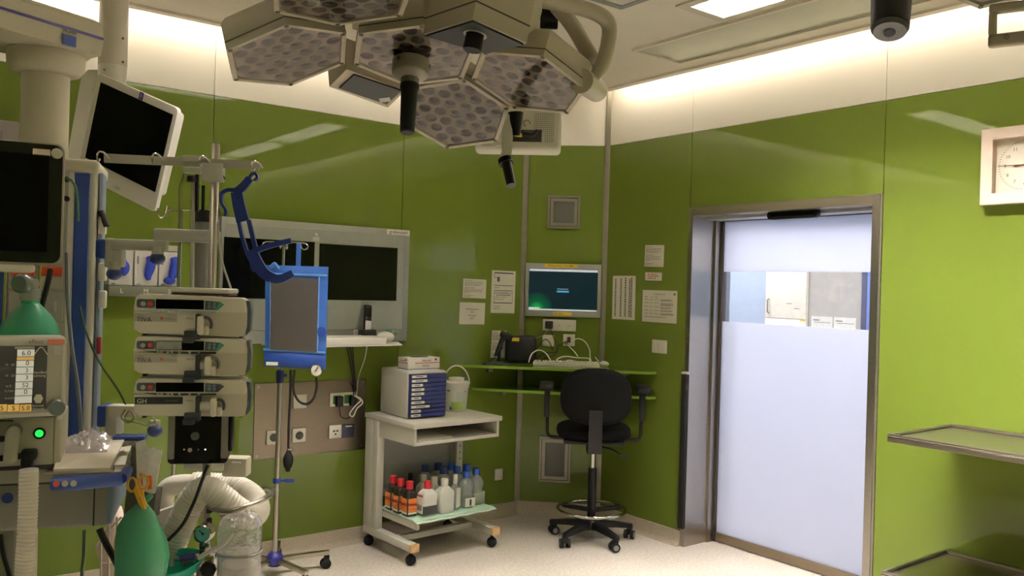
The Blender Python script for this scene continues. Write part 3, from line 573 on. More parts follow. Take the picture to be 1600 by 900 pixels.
# ---- glove dispenser on the left wall
x0g, y0g = q(ML, 161, 462); x1g, y1g = q(ML, 276, 384)
gd = thing('glove_dispenser', 'grey wall rack holding three white glove boxes', 'dispenser', at(ML, x0g, y0g)); gw = x1g - x0g; gh = .27
MB().rbox(0, gw, 0, .055, .0005, .12, r=.006).go('lower_rail', mat('olive_grey_rail', (98, 100, 82), rough=.5), gd); MB().rbox(0.02, gw, gh - .03, gh, .0005, .05, r=.003).go('upper_rail', GREYP, gd); MB().rbox(gw - .03, gw, .05, gh - .03, .0005, .05, r=.003).go('side_rail', mat('olive_grey_rail'), gd)
for k, nm in enumerate('LMS'):
    MB().text(nm, .032, T(.06 + k * .115, .028, .1206), depth=.0004).go('size_letter', PAPER, gd)
    b_ = thing('glove_box', 'white glove box with blue gloves, %s in the wall rack' % ('leftmost', 'middle one', 'rightmost')[k], 'box', at(ML, x0g + .005 + k * .119, y0g + .056, .002), group='glove boxes in the rack')
    MB().rbox(0, .113, 0, .178, 0, .09, r=.002, seg=1).go('carton', mat('white_carton', (226, 222, 214), rough=.7), b_)
    MB().box(.012, .02, .11, .15, .09, .0906).box(.012, .03, .004, .010, .09, .0906).go('print', INKL, b_)
    gl = MB()
    pts = [(.07, .15, .10), (.075, .12, .108), (.07, .09, .11), (.062, .055, .108), (.066, .03, .105)] if k else [(.05, .12, .10), (.065, .10, .108), (.07, .075, .108), (.06, .05, .104)]
    gl.tube(spline(pts, 4), [.010 + .014 * math.sin(PI * min(1, (i + 3) / (len(spline(pts, 4)) + 2))) for i in range(len(spline(pts, 4)))], n=10)
    if k == 2: gl.ball((.05, .03, .105), .026, n=10, m=7, sc=(1.2, .8, .5)).ball((.075, .06, .11), .018, n=9, m=6)
    if k == 0: gl.ball((.042, .125, .102), .036, n=12, m=8, sc=(1, .9, .5))
    gl.go('glove', mat('blue_nitrile', (30, 54, 168), rough=.5, var=.2, scale=60, bump=.6), b_)
# ================================================================== corner desk and what stands on it
GSH = mat('green_glass_shelf', (128, 160, 60), rough=.12, var=.03, coat=.5)
def corner_shelf(name, label, z, xl, yr, cat='desk'):
    o = .008; poly = [(xl, YL - .001), (xl + .01, YL - .05), (XR - .06, yr + .0), (XR - .001, yr - .01), (XR - .001, CB.y), (CA.x, YL - .001)]
    t = thing(name, label, cat, T(3.7, 4.3, z - .018)); MB().prism(poly, z - .018, z).go('glass_top', GSH, t, world=True)
    for a in ((xl + .25, YL - .02), (XR - .02, yr + .25)): MB().rbox(a[0] - .018, a[0] + .018, a[1] - .018, a[1] + .018, z - .06, z - .0185, r=.003).go('bracket', ALU, t, world=True)
    return t
DZT = 1.066
corner_shelf('corner_desk', 'upper green glass corner desk under the wall computer', DZT, 3.16, 3.80); corner_shelf('corner_shelf', 'lower green glass shelf below the corner desk', .905, 3.28, 3.80, 'shelf')
cs = thing('computer_case', 'black rounded computer case with yellow sticker on the corner desk', 'computer', FR(Zp(811, 566, DZT), yawx(4)) )
M0 = FR((3.63, 4.60, DZT), yawx(3)); cs.matrix_world = M0; MW[cs] = M0.copy()
MB().rbox(-.115, .10, .0, .19, -.06, .06, r=.03, seg=4).go('case', BLACK, cs); MB().rbox(-.075, -.025, .152, .176, .0602, .061, r=.0004, seg=1).go('sticker', YEL, cs)
MB().rbox(-.105, .09, -.0, .004, -.05, .05, r=.001, seg=1).go('foot', RUBBER, cs)
bs = thing('barcode_scanner', 'dark grey hand scanner leaning in its curved stand', 'scanner', FR((3.405, 4.60, DZT), yawx(0)))
MB().lathe([(.001, 0), (.075, 0), (.075, .006), (.05, .014), (.02, .018), (.001, .018)], 20, M=RX(-90) @ Matrix.Scale(1, 4)).go('base', DGREY, bs)
MB().tube(spline([(.02, .012, -.01), (.024, .05, .0), (.026, .09, .0), (.04, .12, 0)], 5), .011, n=10).go('neck', BLACK, bs)
gun = MB().tube(spline([(.0, .055, .015), (.016, .10, .02), (.036, .15, .02), (.052, .19, .02)], 5), [.011 + .009 * i / 15 for i in range(16)], n=12).go('grip', BLACK, bs)
MB().rbox(-.03, .055, -.022, .022, -.025, .03, r=.014, seg=3, M=T(.055, .198, .015) @ RZ(-22)).go('head', BLACK, gun)
MB().rbox(.05, .058, -.018, .018, -.02, .025, r=.003, M=T(.055, .198, .015) @ RZ(-22)).go('window', SCREEN, gun)
MB().tube(spline([(.0, .055, .015), (-.02, .03, .02), (-.06, .006, .02), (-.085, .004, .03), (-.05, .004, .05), (.0, .004, .06)], 6), .003, n=6).go('cable', BLACK, bs)
kb2 = thing('white_keyboard', 'long white keyboard on the corner desk behind the stool', 'keyboard', FR((3.795, 4.305, DZT), yawx(-3)) @ RX(-90))
MB().rbox(-.235, .21, -.065, .065, 0, .022, r=.004).go('case', WHITE, kb2)
for r_ in range(5):
    for k in range(18): MB().rbox(-.228 + k * .024, -.208 + k * .024, -.055 + r_ * .023, -.035 + r_ * .023, .0222, .03, r=.002, seg=1).go('key', WHITE, kb2)
mo = thing('desk_mouse', 'white mouse at the right end of the white keyboard', 'mouse', FR((4.03, 4.20, DZT), yawx(10)) @ RX(-90)); MB().ball((0, 0, .016), .05, n=14, m=8, sc=(.62, 1, .38)).go('shell', WHITE, mo); MB().cyl((-.004, .03, .032), (.004, .03, .032), .006, n=10).go('wheel', GREYP, mo)
# ---- cables of the corner desk
def pxcable(name, dep_pts, r_, m, label, group=None, closed=False):
    solo(name, MB().tube(spline([Dp(*p) for p in dep_pts], 5, closed), r_, n=6, closed=closed), m, label, 'cable', group=group)
g_ = 'cables on the corner desk'
pxcable('white_cable', [(826, 566, 5.47), (831, 553, 5.5), (842, 547, 5.55), (853, 552, 5.55), (862, 566, 5.5)], .004, WHITE, 'white cable arching over the left end of the keyboard', g_)
pxcable('white_cable', [(888, 540, 5.72), (897, 549, 5.7), (903, 557, 5.66)], .0035, WHITE, 'short white cable dropping from the right wall socket', g_)
pxcable('white_cable', [(893, 533, 5.70), (903, 529, 5.68), (914, 534, 5.66), (921, 546, 5.64), (922, 558, 5.63), (924, 566, 5.62)], .0035, WHITE, 'white cable curving right from the wall socket to the desk', g_)
pxcable('white_cable', [(870, 562, 5.58), (882, 557, 5.6), (902, 559, 5.6), (919, 560, 5.58), (921, 565, 5.54), (905, 566, 5.52), (890, 563, 5.55), (878, 566, 5.54)], .004, WHITE, 'white cable coiled in flat loops behind the keyboard', g_, True)
pxcable('white_cable', [(930, 558, 5.6), (936, 566, 5.55)], .003, WHITE, 'thin white mouse cable stub by the right corner post', g_)
pxcable('black_cable', [(860, 514, 5.72), (866, 530, 5.7), (872, 544, 5.66), (866, 555, 5.6), (851, 560, 5.56), (846, 564, 5.54)], .0035, BLACK, 'black cable hanging from the angled plug to the desk', g_)
pxcable('black_cable', [(886, 533, 5.70), (872, 541, 5.66), (868, 550, 5.62), (850, 552, 5.58), (838, 560, 5.54)], .0035, BLACK, 'black cable running from the right wall socket to the case', g_)
pxcable('black_cable', [(838, 545, 5.55), (850, 531, 5.64), (858, 534, 5.66), (864, 548, 5.6)], .003, BLACK, 'black cable looping out behind the computer case', g_)
pxcable('grey_cable', [(838, 528, 5.58), (848, 524, 5.66), (858, 515, 5.72)], .003, mat('olive_cable', (120, 124, 84), rough=.6), 'greyish cable from the case up to the socket strip', g_)
# ================================================================== stool
ST = thing('drafting_stool', 'black swivel stool with footring and armrests in front of the corner desk', 'chair', T(3.71, 3.945, 0) @ RZ(-41))
FAB = mat('black_upholstery', (12, 12, 12), rough=.95, var=.15, scale=120, bump=.25, spec=.1)
for k in range(5):
    a = 47 + 41 + 72 * k; M = RZ(a)
    leg = MB().loft([[(.02, -.03, .085), (.02, .03, .085), (.02, .022, .125), (.02, -.022, .125)], [(.16, -.022, .078), (.16, .022, .078), (.16, .018, .112), (.16, -.018, .112)], [(.275, -.016, .068), (.275, .016, .068), (.275, .013, .093), (.275, -.013, .093)]], M).go('leg', BLACK, ST)
    sw_ = random.uniform(-50, 50); Mc = M @ T(.262, 0, 0) @ RZ(sw_)
    ca = MB().rbox(-.016, .016, -.03, .012, .03, .068, r=.006, M=Mc).go('caster', BLACK, leg)
    for s_ in (-.022, .022): MB().cyl((s_ - .009, -.012, .0285), (s_ + .009, -.012, .0285), .028, n=18, M=Mc).go('wheel', RUBBER, leg); MB().cyl((s_ * 1.45 - .001, -.012, .0285), (s_ * 1.45 + .001, -.012, .0285), .017, n=14, M=Mc).go('hub_cap', mat('grey_hub', (120, 118, 112), rough=.5), leg)
MB().lathe([(.001, .07), (.05, .07), (.055, .10), (.045, .13), (.03, .14), (.001, .14)], 20).go('hub', BLACK, ST)
MB().lathe([(.026, .13), (.026, .455), (.001, .456)], 18).go('column_sleeve', BLACK, ST); MB().lathe([(.014, .44), (.014, .60)], 14).go('gas_piston', CHROME, ST)
fr = MB().tube([(.215 * math.cos(2 * PI * i / 40), .215 * math.sin(2 * PI * i / 40), .195) for i in range(40)], .0105, n=10, closed=True).go('footring', CHROME, ST)
for k in range(3): MB().rbox(.02, .208, -.014, .014, .175, .20, r=.004, M=RZ(30 + 120 * k)).go('footring_spoke', BLACK, ST)
MB().rbox(-.045, .045, -.085, .06, .555, .635, r=.018, seg=3).go('mechanism', BLACK, ST)
MB().tube([(.04, -.03, .60), (.12, -.05, .585), (.19, -.06, .545), (.215, -.06, .53)], [.006, .006, .007, .009], n=8).go('lever', BLACK, ST)
def cushion(rx, ry, h, m=18, n=36, p=3.2):
    rings = []
    for k in range(m + 1):
        t = -1 + 2 * k / m; s_ = (1 - abs(t) ** p) ** (1 / p) if abs(t) < 1 else .02
        s_ = max(.02, .80 + .20 * s_ if False else s_)
        rings.append([(rx * s_ * abs(math.cos(2 * PI * i / n)) ** .75 * (1 if math.cos(2 * PI * i / n) >= 0 else -1), ry * s_ * abs(math.sin(2 * PI * i / n)) ** .75 * (1 if math.sin(2 * PI * i / n) >= 0 else -1), t * h) for i in range(n)])
    return rings
MB().loft(cushion(.235, .225, .052), M=T(0, .03, .69)).go('seat', FAB, ST, smooth=70)
MB().rbox(-.19, .19, -.15, .20, .625, .65, r=.01).go('seat_pan', BLACK, ST)
Bk = T(0, -.225, .935) @ RX(-7)
rings = [[(x, z * .9 + (.03 * (x / .22) ** 2), y) for x, y, z in r] for r in cushion(.217, .172, .036)]
MB().loft(rings, M=Bk @ RX(0)).go('backrest', FAB, ST, smooth=70)
bs_ = MB().loft([[(x * .93, z - .012 + (.03 * (x / .22) ** 2), y * .93) for x, y, z in r] for r in cushion(.217, .172, .032)], M=Bk).go('backrest_shell', FAB, ST, smooth=70)
MB().loft([[(-.042, -.09, .56), (.042, -.09, .56), (.042, -.06, .56), (-.042, -.06, .56)], [(-.042, -.27, .60), (.042, -.27, .60), (.042, -.235, .61), (-.042, -.235, .61)], [(-.04, -.295, .68), (.04, -.295, .68), (.04, -.262, .68), (-.04, -.262, .68)], [(-.04, -.285, .86), (.04, -.285, .86), (.04, -.255, .86), (-.04, -.255, .86)]]).go('back_support', BLACK, ST)
for s_ in (-1, 1):
    am = MB().tube(spline([(s_ * .19, .0, .64), (s_ * .27, .0, .645), (s_ * .293, .0, .67), (s_ * .295, .0, .72), (s_ * .297, .0, .80)], 4), .0105, n=8).go('armrest', BLACK, ST)
    MB().rbox(s_ * .30 - .018, s_ * .30 + .018, -.03, .03, .77, .945, r=.008).go('arm_post', BLACK, am)
    MB().rbox(s_ * .305 - .045, s_ * .305 + .045, -.11, .12, .945, .985, r=.014, seg=3).go('arm_pad', RUBBER, am)
# ================================================================== printer cart
CT = thing('printer_cart', 'light grey wheeled cart with open tray and lower shelf', 'cart', T(2.476, 4.092, 0) @ RZ(3))
MB().rbox(0, .645, 0, .53, .772, .80, r=.003).go('top', LGREY, CT)
MB().rbox(.012, .03, .012, .50, .675, .7715, r=.001, seg=1).go('tray_side', LGREY, CT); MB().rbox(.612, .63, .012, .50, .675, .7715, r=.001, seg=1).go('tray_side', LGREY, CT)
MB().rbox(.0305, .6115, .012, .50, .675, .693, r=.001, seg=1).go('tray_bottom', LGREY, CT); MB().rbox(.0305, .6115, .485, .50, .6935, .7715, r=.001, seg=1).go('tray_back', LGREY, CT)
for x in (.0, .59):
    up = MB().rbox(x + .002, x + .05, .38, .425, .125, .7715 if x else .7715, r=.003).rbox(x + .002, x + .03, .4255, .52, .125, .7715, r=.003).go('upright', LGREY, CT)
    for k in range(5): MB().cyl((x + .0265, .3795, .48 + k * .04), (x + .0265, .3785, .48 + k * .04), .005, n=8).go('pin_hole', INK, up) if x else None
    bm_ = MB().rbox(x + .0, x + .055, .015, .52, .082, .125, r=.004).go('foot_beam', LGREY, CT)
    MB().rbox(x - .002, x + .057, -.008, .0145, .080, .127, r=.006).go('beam_cap', mat('worn_tan_cap', (206, 168, 118), rough=.6, var=.15, scale=60), bm_)
    for y in (.035, .49):
        cw = MB().cyl((x + .0275, y, .05), (x + .0275, y, .0815), .010, n=10).go('caster', BLACK, bm_)
        MB().ball((x + .0275, y, .031), .031, n=16, m=10).go('caster_wheel', RUBBER, bm_)
MB().rbox(.0565, .589, .20, .24, .085, .12, r=.002).go('crossbar', LGREY, CT)
MB().rbox(.031, .6, .445, .455, .30, .67, r=.001, seg=1).go('back_panel', mat('grey_back_panel', (150, 150, 144), rough=.5), CT)
MB().rbox(.0525, .5895, .02, .43, .225, .243, r=.002).rbox(.0525, .0705, .02, .40, .195, .2255, r=.001, seg=1).go('lower_shelf', LGREY, CT)
cl_ = MB(); nx, ny = 16, 10; vs = []
for j in range(ny + 1):
    for i in range(nx + 1): 
        x = .045 + .58 * i / nx; y = .005 + .40 * j / ny; e = (.0 if .0 < x < .6 else .006)
        vs.append((x, y, .2445 + .0025 * math.sin(i * 1.7) * math.cos(j * 1.3) * (1 if j < 2 or i < 2 or i > nx - 2 else .15) + (.0 if j else -.010) + .0012))
cl_.add(vs, [(j * (nx + 1) + i, j * (nx + 1) + i + 1, (j + 1) * (nx + 1) + i + 1, (j + 1) * (nx + 1) + i) for j in range(ny) for i in range(nx)])
pad = solo('green_pad', cl_, mat('mint_absorbent_pad', (186, 222, 196), rough=.85, bump=.3, scale=60), 'pale mint absorbent sheet under the bottles on the cart', 'pad', MW[CT])
pp = thing('paper_stack', 'thin stack of white papers in the open tray of the cart', 'papers', MW[CT] @ T(.17, .14, .6935))
for k in range(6): MB().rbox(-.12, .12, -.11, .14, k * .0022, k * .0022 + .0018, r=.0005, seg=1, M=RZ(random.uniform(-7, 7))).go('sheet', PAPER, pp)
# ---- drawer box
DB = thing('drawer_box', 'grey desktop box with ten navy labelled drawers on the cart', 'drawer box', T(2.535, 4.262, .8005))
MB().rbox(0, .268, .012, .335, 0, .276, r=.012, seg=3).go('body', LGREY, DB); MB().box(.008, .26, .004, .013, .008, .262).go('front_recess', NAVY, DB)
for k in range(10):
    z = .236 - k * .0252
    d = MB().rbox(.012, .256, -.006, .004, z, z + .0215, r=.003).go('drawer', NAVY, DB); MB().rbox(.15, .245, -.011, -.0055, z + .003, z + .009, r=.002).go('grip', NAVY, d)
    wl_ = (.10, .105, .075, .085, .085, .065, .09, .125, .065, .065)[k]
    lb_ = MB().box(.018, .018 + wl_, -.0072, -.0060, z + .004, z + .0185).go('drawer_label', PAPER, d)
    MB().box(.018 + wl_ * .25, .018 + wl_ * .75, -.0076, -.0073, z + .0095, z + .0135).go('label_print', INK, lb_)
GB = thing('glove_carton', 'white and red carton of examination gloves on the drawer box', 'box', T(2.585, 4.36, 1.0768) @ RZ(1)); 
MB().rbox(0, .225, 0, .115, 0, .07, r=.0015, seg=1).go('carton', mat('white_carton'), GB)
MB().box(.05, .2265, -.0012, -.0002, .037, .041).box(-.0012, -.0002, .005, .11, .037, .041).go('red_band', mat('red_band_print', (206, 60, 44), rough=.6), GB)
MB().text('Peha-soft', .017, FR((.13, -.0008, .053), (1, 0, 0)), depth=.0002).go('lettering', INK, GB); MB().text('Peha-soft', .014, FR((-.0008, .06, .052), (0, -1, 0)), depth=.0002).go('lettering', INK, GB)
MB().cyl((.195, -.0012, .058), (.195, -.0001, .058), .007, n=14).go('logo', INK, GB); MB().cyl((-.0012, .025, .058), (-.0001, .025, .058), .006, n=14).go('logo', INK, GB)
mb = MB(); 
for y in (.015, .020, .025): mb.box(.10, .15, -.001, -.0002, y, y + .002)
mb.go('small_print', INKL, GB, kind='stuff'); MB().rbox(.06, .16, .03, .085, .0702, .078, r=.003).go('opening', mat('grey_glove', (90, 96, 84), rough=.8, bump=.4), GB)
MB().box(-.0005, .226, -.001, .1155, .0002, .006).go('blue_edge', mat('grey_blue_edge', (120, 132, 150), rough=.6), GB)
BU = thing('lidded_bucket', 'white plastic bucket with lid and raised handle on the cart', 'bucket', T(3.0, 4.46, .8003))
MB().lathe([(.001, 0), (.062, 0), (.066, .003), (.076, .145), (.076, .15)], 28).go('tub', mat('milky_plastic', (220, 222, 208), rough=.35, trans=.0), BU)
MB().lathe([(.079, .142), (.081, .15), (.081, .178), (.074, .184), (.001, .184)], 28).go('lid', WHITE, BU); MB().lathe([(.047, .184), (.047, .196), (.05, .197), (.05, .204), (.045, .206), (.001, .206)], 24).go('lid_cap', WHITE, BU)
MB().tube(spline([(CX * (.082 * math.cos(a)) + V((0, 0, .165 + .115 * math.sin(a)))) for a in [PI * i / 12 for i in range(13)]], 2), .0045, n=8).go('handle', WHITE, BU)
MBt = FR((0, 0, 0), CX)
ws = MB(); 
def wrap(mb, r0, r1, z0, z1, a0, a1, n=8, k=None):
    """a label patch wrapped on a cone, angles in degrees from the camera's right"""
    vs = []; b0 = -YAW
    for j, (r_, z_) in enumerate(((r0, z0), (r1, z1))):
        for i in range(n + 1): a = b0 - PI / 2 + math.radians(a0 + (a1 - a0) * i / n); vs.append((r_ * math.cos(a), r_ * math.sin(a), z_))
    return mb.add(vs, [(i, i + 1, n + 2 + i, n + 1 + i) for i in range(n)])
wrap(MB(), .0715, .0775, .05, .125, 5, 60).go('info_label', mat('pale_label', (205, 210, 206), rough=.6), BU); wrap(MB(), .0690, .0740, .012, .06, -20, 40).go('green_leaf_print', mat('lime_print', (170, 196, 90), rough=.6), BU); wrap(MB(), .0688, .0705, .010, .03, -30, -12).go('blue_print', mat('blue_print', (40, 80, 140), rough=.6), BU); wrap(MB(), .0757, .0765, .125, .132, -45, -25).go('brand_mark', INK, BU); wrap(MB(), .0757, .0765, .118, .128, 40, 58).go('brand_mark', INK, BU)
# ---- bottles on the lower shelf
def rbody(w, d, z0, z1, r=.012):  # rounded rectangular ring
    return [(x, y, z0) for x, y in rrect(-w / 2, w / 2, -d / 2, d / 2, r, 3)]
def ring(w, d, z, r=.014): return [(x, y, z) for x, y in rrect(-w / 2, w / 2, -d / 2, d / 2, r, 3)]
def flask(name, label, loc, rot, w, d, h, body, cap, group=None, waist=False, neck=.016, cap_h=.028, liquid=None, lab=None, capr=None, shoulder=.72):
    t = thing(name, label, 'bottle', T(loc[0], loc[1], .2482) @ RZ(rot), group)
    if waist: rs = [ring(w * .9, d * .9, 0, .03), ring(w, d, .006, .035), ring(w, d, h * .36, .035), ring(w * .82, d * .82, h * .45, .03), ring(w * .86, d * .86, h * .52, .03), ring(w, d, h * .62, .035), ring(w * .95, d * .95, h * .74, .035), ring(w * .62, d * .62, h * .86, .02), ring(neck * 2.0, neck * 2.0, h * .90, neck), ring(neck * 2, neck * 2, h, neck)]
    else: rs = [ring(w * .93, d * .93, 0), ring(w, d, .005), ring(w, d, h * shoulder), ring(w * .9, d * .9, h * (shoulder + .06)), ring(w * .55, d * .6, h * .90), ring(neck * 2, neck * 2, h * .93, neck * .95), ring(neck * 2, neck * 2, h, neck * .95)]
    MB().loft(rs).go('body', body, t, smooth=50)
    cr = capr or neck * 1.22
    MB().lathe([(cr, h - .012), (cr * 1.02, h), (cr, h + cap_h), (cr * .8, h + cap_h + .004), (.001, h + cap_h + .004)], 18).go('cap', cap, t)
    if liquid: MB().loft([ring(w * .95, d * .95, .003), ring(w * 1.004, d * 1.004, .006), ring(w * 1.004, d * 1.004, h * liquid[0])]).go('liquid', liquid[1], t, smooth=50)
    if lab:
        for i, (a, b, z0, z1, m, side) in enumerate(lab):
            n_ = 'label_patch'
            if side == 'f': MB().box(a * w, b * w, -d / 2 - .0016, -d / 2 - .0004, z0 * h, z1 * h).go(n_, m, t)
            else: MB().box(-w / 2 - .0016, -w / 2 - .0004, a * d, b * d, z0 * h, z1 * h).go(n_, m, t)
    return t
BRN = mat('dark_iodine_bottle', (44, 36, 32), rough=.25, var=.08); MILK = mat('milky_white_bottle', (216, 216, 206), rough=.35); CLB = glassy('clear_bottle', (226, 232, 226), clear=.55, rough=.1, gloss=.25); ORG = mat('orange_label', (216, 122, 56), rough=.6); BCAP = mat('blue_cap', (32, 78, 168), rough=.4); NCAP = mat('dark_blue_cap', (26, 44, 104), rough=.4)
rl = [(-.42, .42, .15, .62, ORG, 'f'), (-.42, .42, .36, .45, RED, 'f'), (-.42, .42, .08, .14, PAPER, 'f'), (-.40, .40, .15, .62, ORG, 's'), (-.40, .40, .36, .45, RED, 's'), (-.40, .40, .08, .14, PAPER, 's')]
gr = 'bottles on the cart shelf'
for (x, y), nm in (((2.545, 4.425), 'hindmost of three at the left post'), ((2.545, 4.335), 'middle of three at the left post'), ((2.555, 4.25), 'foremost of three at the left')): flask('iodine_bottle', 'dark bottle with red cap and orange label, ' + nm, (x, y), 2, .068, .07, .165, BRN, RED, gr, lab=rl, neck=.017, shoulder=.8)
flask('iodine_bottle', 'half empty white bottle with red cap and dark liquid in front', (2.648, 4.205), 4, .105, .075, .165, MILK, RED, gr, liquid=(.36, mat('dark_liquid', (50, 48, 50), rough=.35)), lab=[(-.43, .43, .1, .75, PAPER, 's'), (-.40, .40, .68, .74, RED, 's'), (-.3, .3, .2, .4, INKL, 's')], neck=.017)
flask('dark_bottle', 'small brown bottle with black cap behind the red capped ones', (2.66, 4.42), 0, .055, .055, .17, mat('amber_bottle', (50, 24, 16), rough=.2), BLACK, gr, neck=.012)
flask('white_jug', 'white capped milky bottle behind the half empty one, left', (2.715, 4.36), 0, .075, .07, .165, MILK, WHITE, gr)
flask('white_jug', 'white capped milky bottle behind the half empty one, right', (2.745, 4.285), 0, .07, .065, .165, MILK, WHITE, gr)
flask('white_jug', 'broad milky bottle with white cap at the front centre', (2.765, 4.205), 6, .105, .075, .165, MILK, WHITE, gr, lab=[(-.43, .43, .12, .62, PAPER, 's'), (-.2, .3, .3, .5, mat('pink_print', (220, 160, 140), rough=.7), 's')], neck=.018)
flask('slim_bottle', 'slim clear bottle with tall white cap beside the waisted one', (2.855, 4.225), 20, .05, .05, .165, CLB, WHITE, gr, neck=.011, cap_h=.04, lab=[(-.4, .4, .1, .8, PAPER, 'f')])
for x, y, nm, c_ in ((2.785, 4.455, 'at the back left', NCAP), (2.855, 4.355, 'in the middle row, left', NCAP), (2.88, 4.46, 'at the very back', NCAP)): 
    b_ = flask('saline_bottle', 'clear bottle with white collar and dark blue cap ' + nm, (x, y), 0, .09, .09, .20, CLB, c_, gr, neck=.019, cap_h=.028); MB().lathe([(.021, .168), (.0215, .19), (.021, .192)], 16).go('collar', WHITE, b_)
for x, y, nm in ((2.947, 4.345, 'behind the labelled waisted bottle'), (2.972, 4.448, 'at the back right'), (3.04, 4.375, 'behind the right front bottle')): flask('saline_bottle', 'clear bottle with bright blue cap ' + nm, (x, y), 0, .09, .09, .195, CLB, BCAP, gr, neck=.019, cap_h=.024)
flask('saline_bottle', 'waisted clear bottle with blue cap and white label in front', (2.945, 4.24), 0, .092, .092, .19, CLB, BCAP, gr, waist=True, neck=.018, lab=[(-.38, .38, .05, .33, PAPER, 'f'), (-.38, .38, .33, .345, BLUE, 'f'), (-.05, .1, .08, .28, INKL, 'f')], cap_h=.022)
flask('saline_bottle', 'waisted clear bottle with blue cap at the right end of the shelf', (3.04, 4.275), 0, .092, .092, .19, CLB, BCAP, gr, waist=True, neck=.018, cap_h=.022, liquid=(.40, glassy('pale_liquid', (214, 222, 196), clear=.35, rough=.1, gloss=.2)))
# ================================================================== steel shelves at the right wall
def tray(name, label, x0, x1, y0, y1, z):
    t = thing(name, label, 'shelf', T((x0 + x1) / 2, (y0 + y1) / 2, z)); hx, hy = (x1 - x0) / 2, (y1 - y0) / 2
    MB().rbox(-hx, hx, -hy, hy, -.036, -.014, r=.002, seg=1).go('tray', STEELH, t)
    for a, b, c, d in ((-hx, -hx + .014, -hy, hy), (hx - .014, hx, -hy, hy), (-hx + .0145, hx - .0145, -hy, -hy + .014), (-hx + .0145, hx - .0145, hy - .014, hy)): MB().rbox(a, b, c, d, -.0135, .0, r=.004).go('rim', STEEL, t)
    MB().rbox(hx - .06, hx, -.25, -.21, -.16, -.0365, r=.003).rbox(-hx + .12, hx - .061, -.24, -.22, -.07, -.0365, r=.003).go('bracket', STEEL, t)
    MB().ball((-hx + .05, hy - .05, -.040), .005, n=8, m=6).go('foot_stud', BLACK, t)
tray('steel_shelf', 'upper brushed steel shelf with raised rim below the clock', 3.53, 4.098, .55, 1.915, 1.0); tray('steel_shelf', 'lower brushed steel shelf cut by the bottom edge of the photo', 3.53, 4.098, .55, 1.925, .405)
# ================================================================== surgical lamp
LAMPG = mat('lamp_housing_grey', (176, 168, 146), rough=.42, var=.03)
RIMG = mat('lamp_rim_grey', (168, 160, 140), rough=.38, var=.03)
LENS = mat('lamp_lens', (26, 23, 22), rough=.25, metal=.0, var=.12, scale=60, spec=.22)
LBACK = mat('lamp_reflector_bed', (74, 67, 63), rough=.45, metal=.0, var=.15, scale=40)
LGLASS = glassy('lamp_cover_glass', (214, 208, 204), clear=.98, rough=.03, gloss=.1)
SEAM = mat('dark_seam', (62, 58, 50), rough=.7)
def nfr(o, n, v0):
    n = V(n).normalized(); x = (V(v0) - n * V(v0).dot(n)).normalized(); y = n.cross(x); m = Matrix.Identity(4)
    for i in range(3): m[i][0] = x[i]; m[i][1] = y[i]; m[i][2] = n[i]; m[i][3] = o[i]
    return m
def hexa(s, z, clip=0.0):
    p = [(s * math.cos(i * PI / 3), s * math.sin(i * PI / 3)) for i in range(6)]
    if not clip: return [(x, y, z) for x, y in p]
    out = []
    for i in range(6):
        a, b, c = V(p[i - 1]), V(p[i]), V(p[(i + 1) % 6]); out += [tuple(b + (a - b) * clip) + (z,), tuple(b + (c - b) * clip) + (z,)]
    return out
SH = .13
lens_me = MB().loft([[(r * math.cos(2 * PI * i / 12), r * math.sin(2 * PI * i / 12), z) for i in range(12)] for r, z in ((.0168, .0), (.0163, -.004), (.0135, -.008), (.008, -.0105), (.0008, -.0115))]).mesh('lens'); lens_me.materials.append(LENS)
LR = FR((.863, 1.469, 2.034), (1, 0, 0), (0, 1, 0))
SL = thing('surgical_lamp', 'large grey surgical lamp of hexagonal modules hanging from the ceiling', 'surgical lamp', LR)
def module(c, n, v0, thingo=SL):
    M = MW[thingo].inverted() @ nfr(c, n, v0)
    h = MB().loft([hexa(SH - .006, .004), hexa(SH, .012), hexa(SH, .052), hexa(SH - .012, .066), hexa(SH - .045, .082), hexa(SH - .06, .084)], M).go('module_housing', LAMPG, thingo)
    MB().loft([hexa(SH + .0006, .0125), hexa(SH + .0006, .0150)], M).go('housing_seam', SEAM, h)
    b, g = hexa(SH, -.002), hexa(SH, .012); i0, i1 = hexa(SH - .010, -.002), hexa(SH - .012, .002)
    r = MB().loft([g, b, i0, i1, hexa(SH - .012, .003), g], M, caps=False).go('rim', RIMG, h)
    for k in range(6): x, y, z = hexa(SH - .007, -.002)[k]; MB().cyl((x, y, -.0032), (x, y, -.0018), .0045, n=8, M=M).go('rim_screw', SEAM, h)
    MB().loft([hexa(SH - .0125, .0115), hexa(SH - .0125, .0120)], M).go('reflector_bed', LBACK, h)
    pit = .0355
    for a in range(-4, 5):
        for b_ in range(-4, 5):
            x, y = pit * (a + b_ / 2), pit * b_ * .866
            x, y = x * math.cos(PI / 6) - y * math.sin(PI / 6), x * math.sin(PI / 6) + y * math.cos(PI / 6)
            R_ = SH - .0145 - .0125
            if all(x * math.cos(PI / 6 + k * PI / 3) + y * math.sin(PI / 6 + k * PI / 3) <= R_ * .866 for k in range(6)): piece(lens_me, 'lens', h, M @ T(x, y, .0114))
    MB().loft([hexa(SH - .0128, -.0012, .12), hexa(SH - .0128, -.0002, .12)], M).go('cover_glass', LGLASS, h)
    return h
N3 = V((.13, .175, .976)).normalized()
module((.863, 1.469, 2.034), N3, (-.986, -.093, .137))
module((.660, 1.604, 2.023), (-.141, .292, .946), (-.986, -.129, -.107))
module((1.076, 1.635, 1.972), (.317, .341, .885), (-.941, -.004, .338))
module((1.107, 1.409, 2.012), (.338, .058, .939), (-.939, -.051, .341))
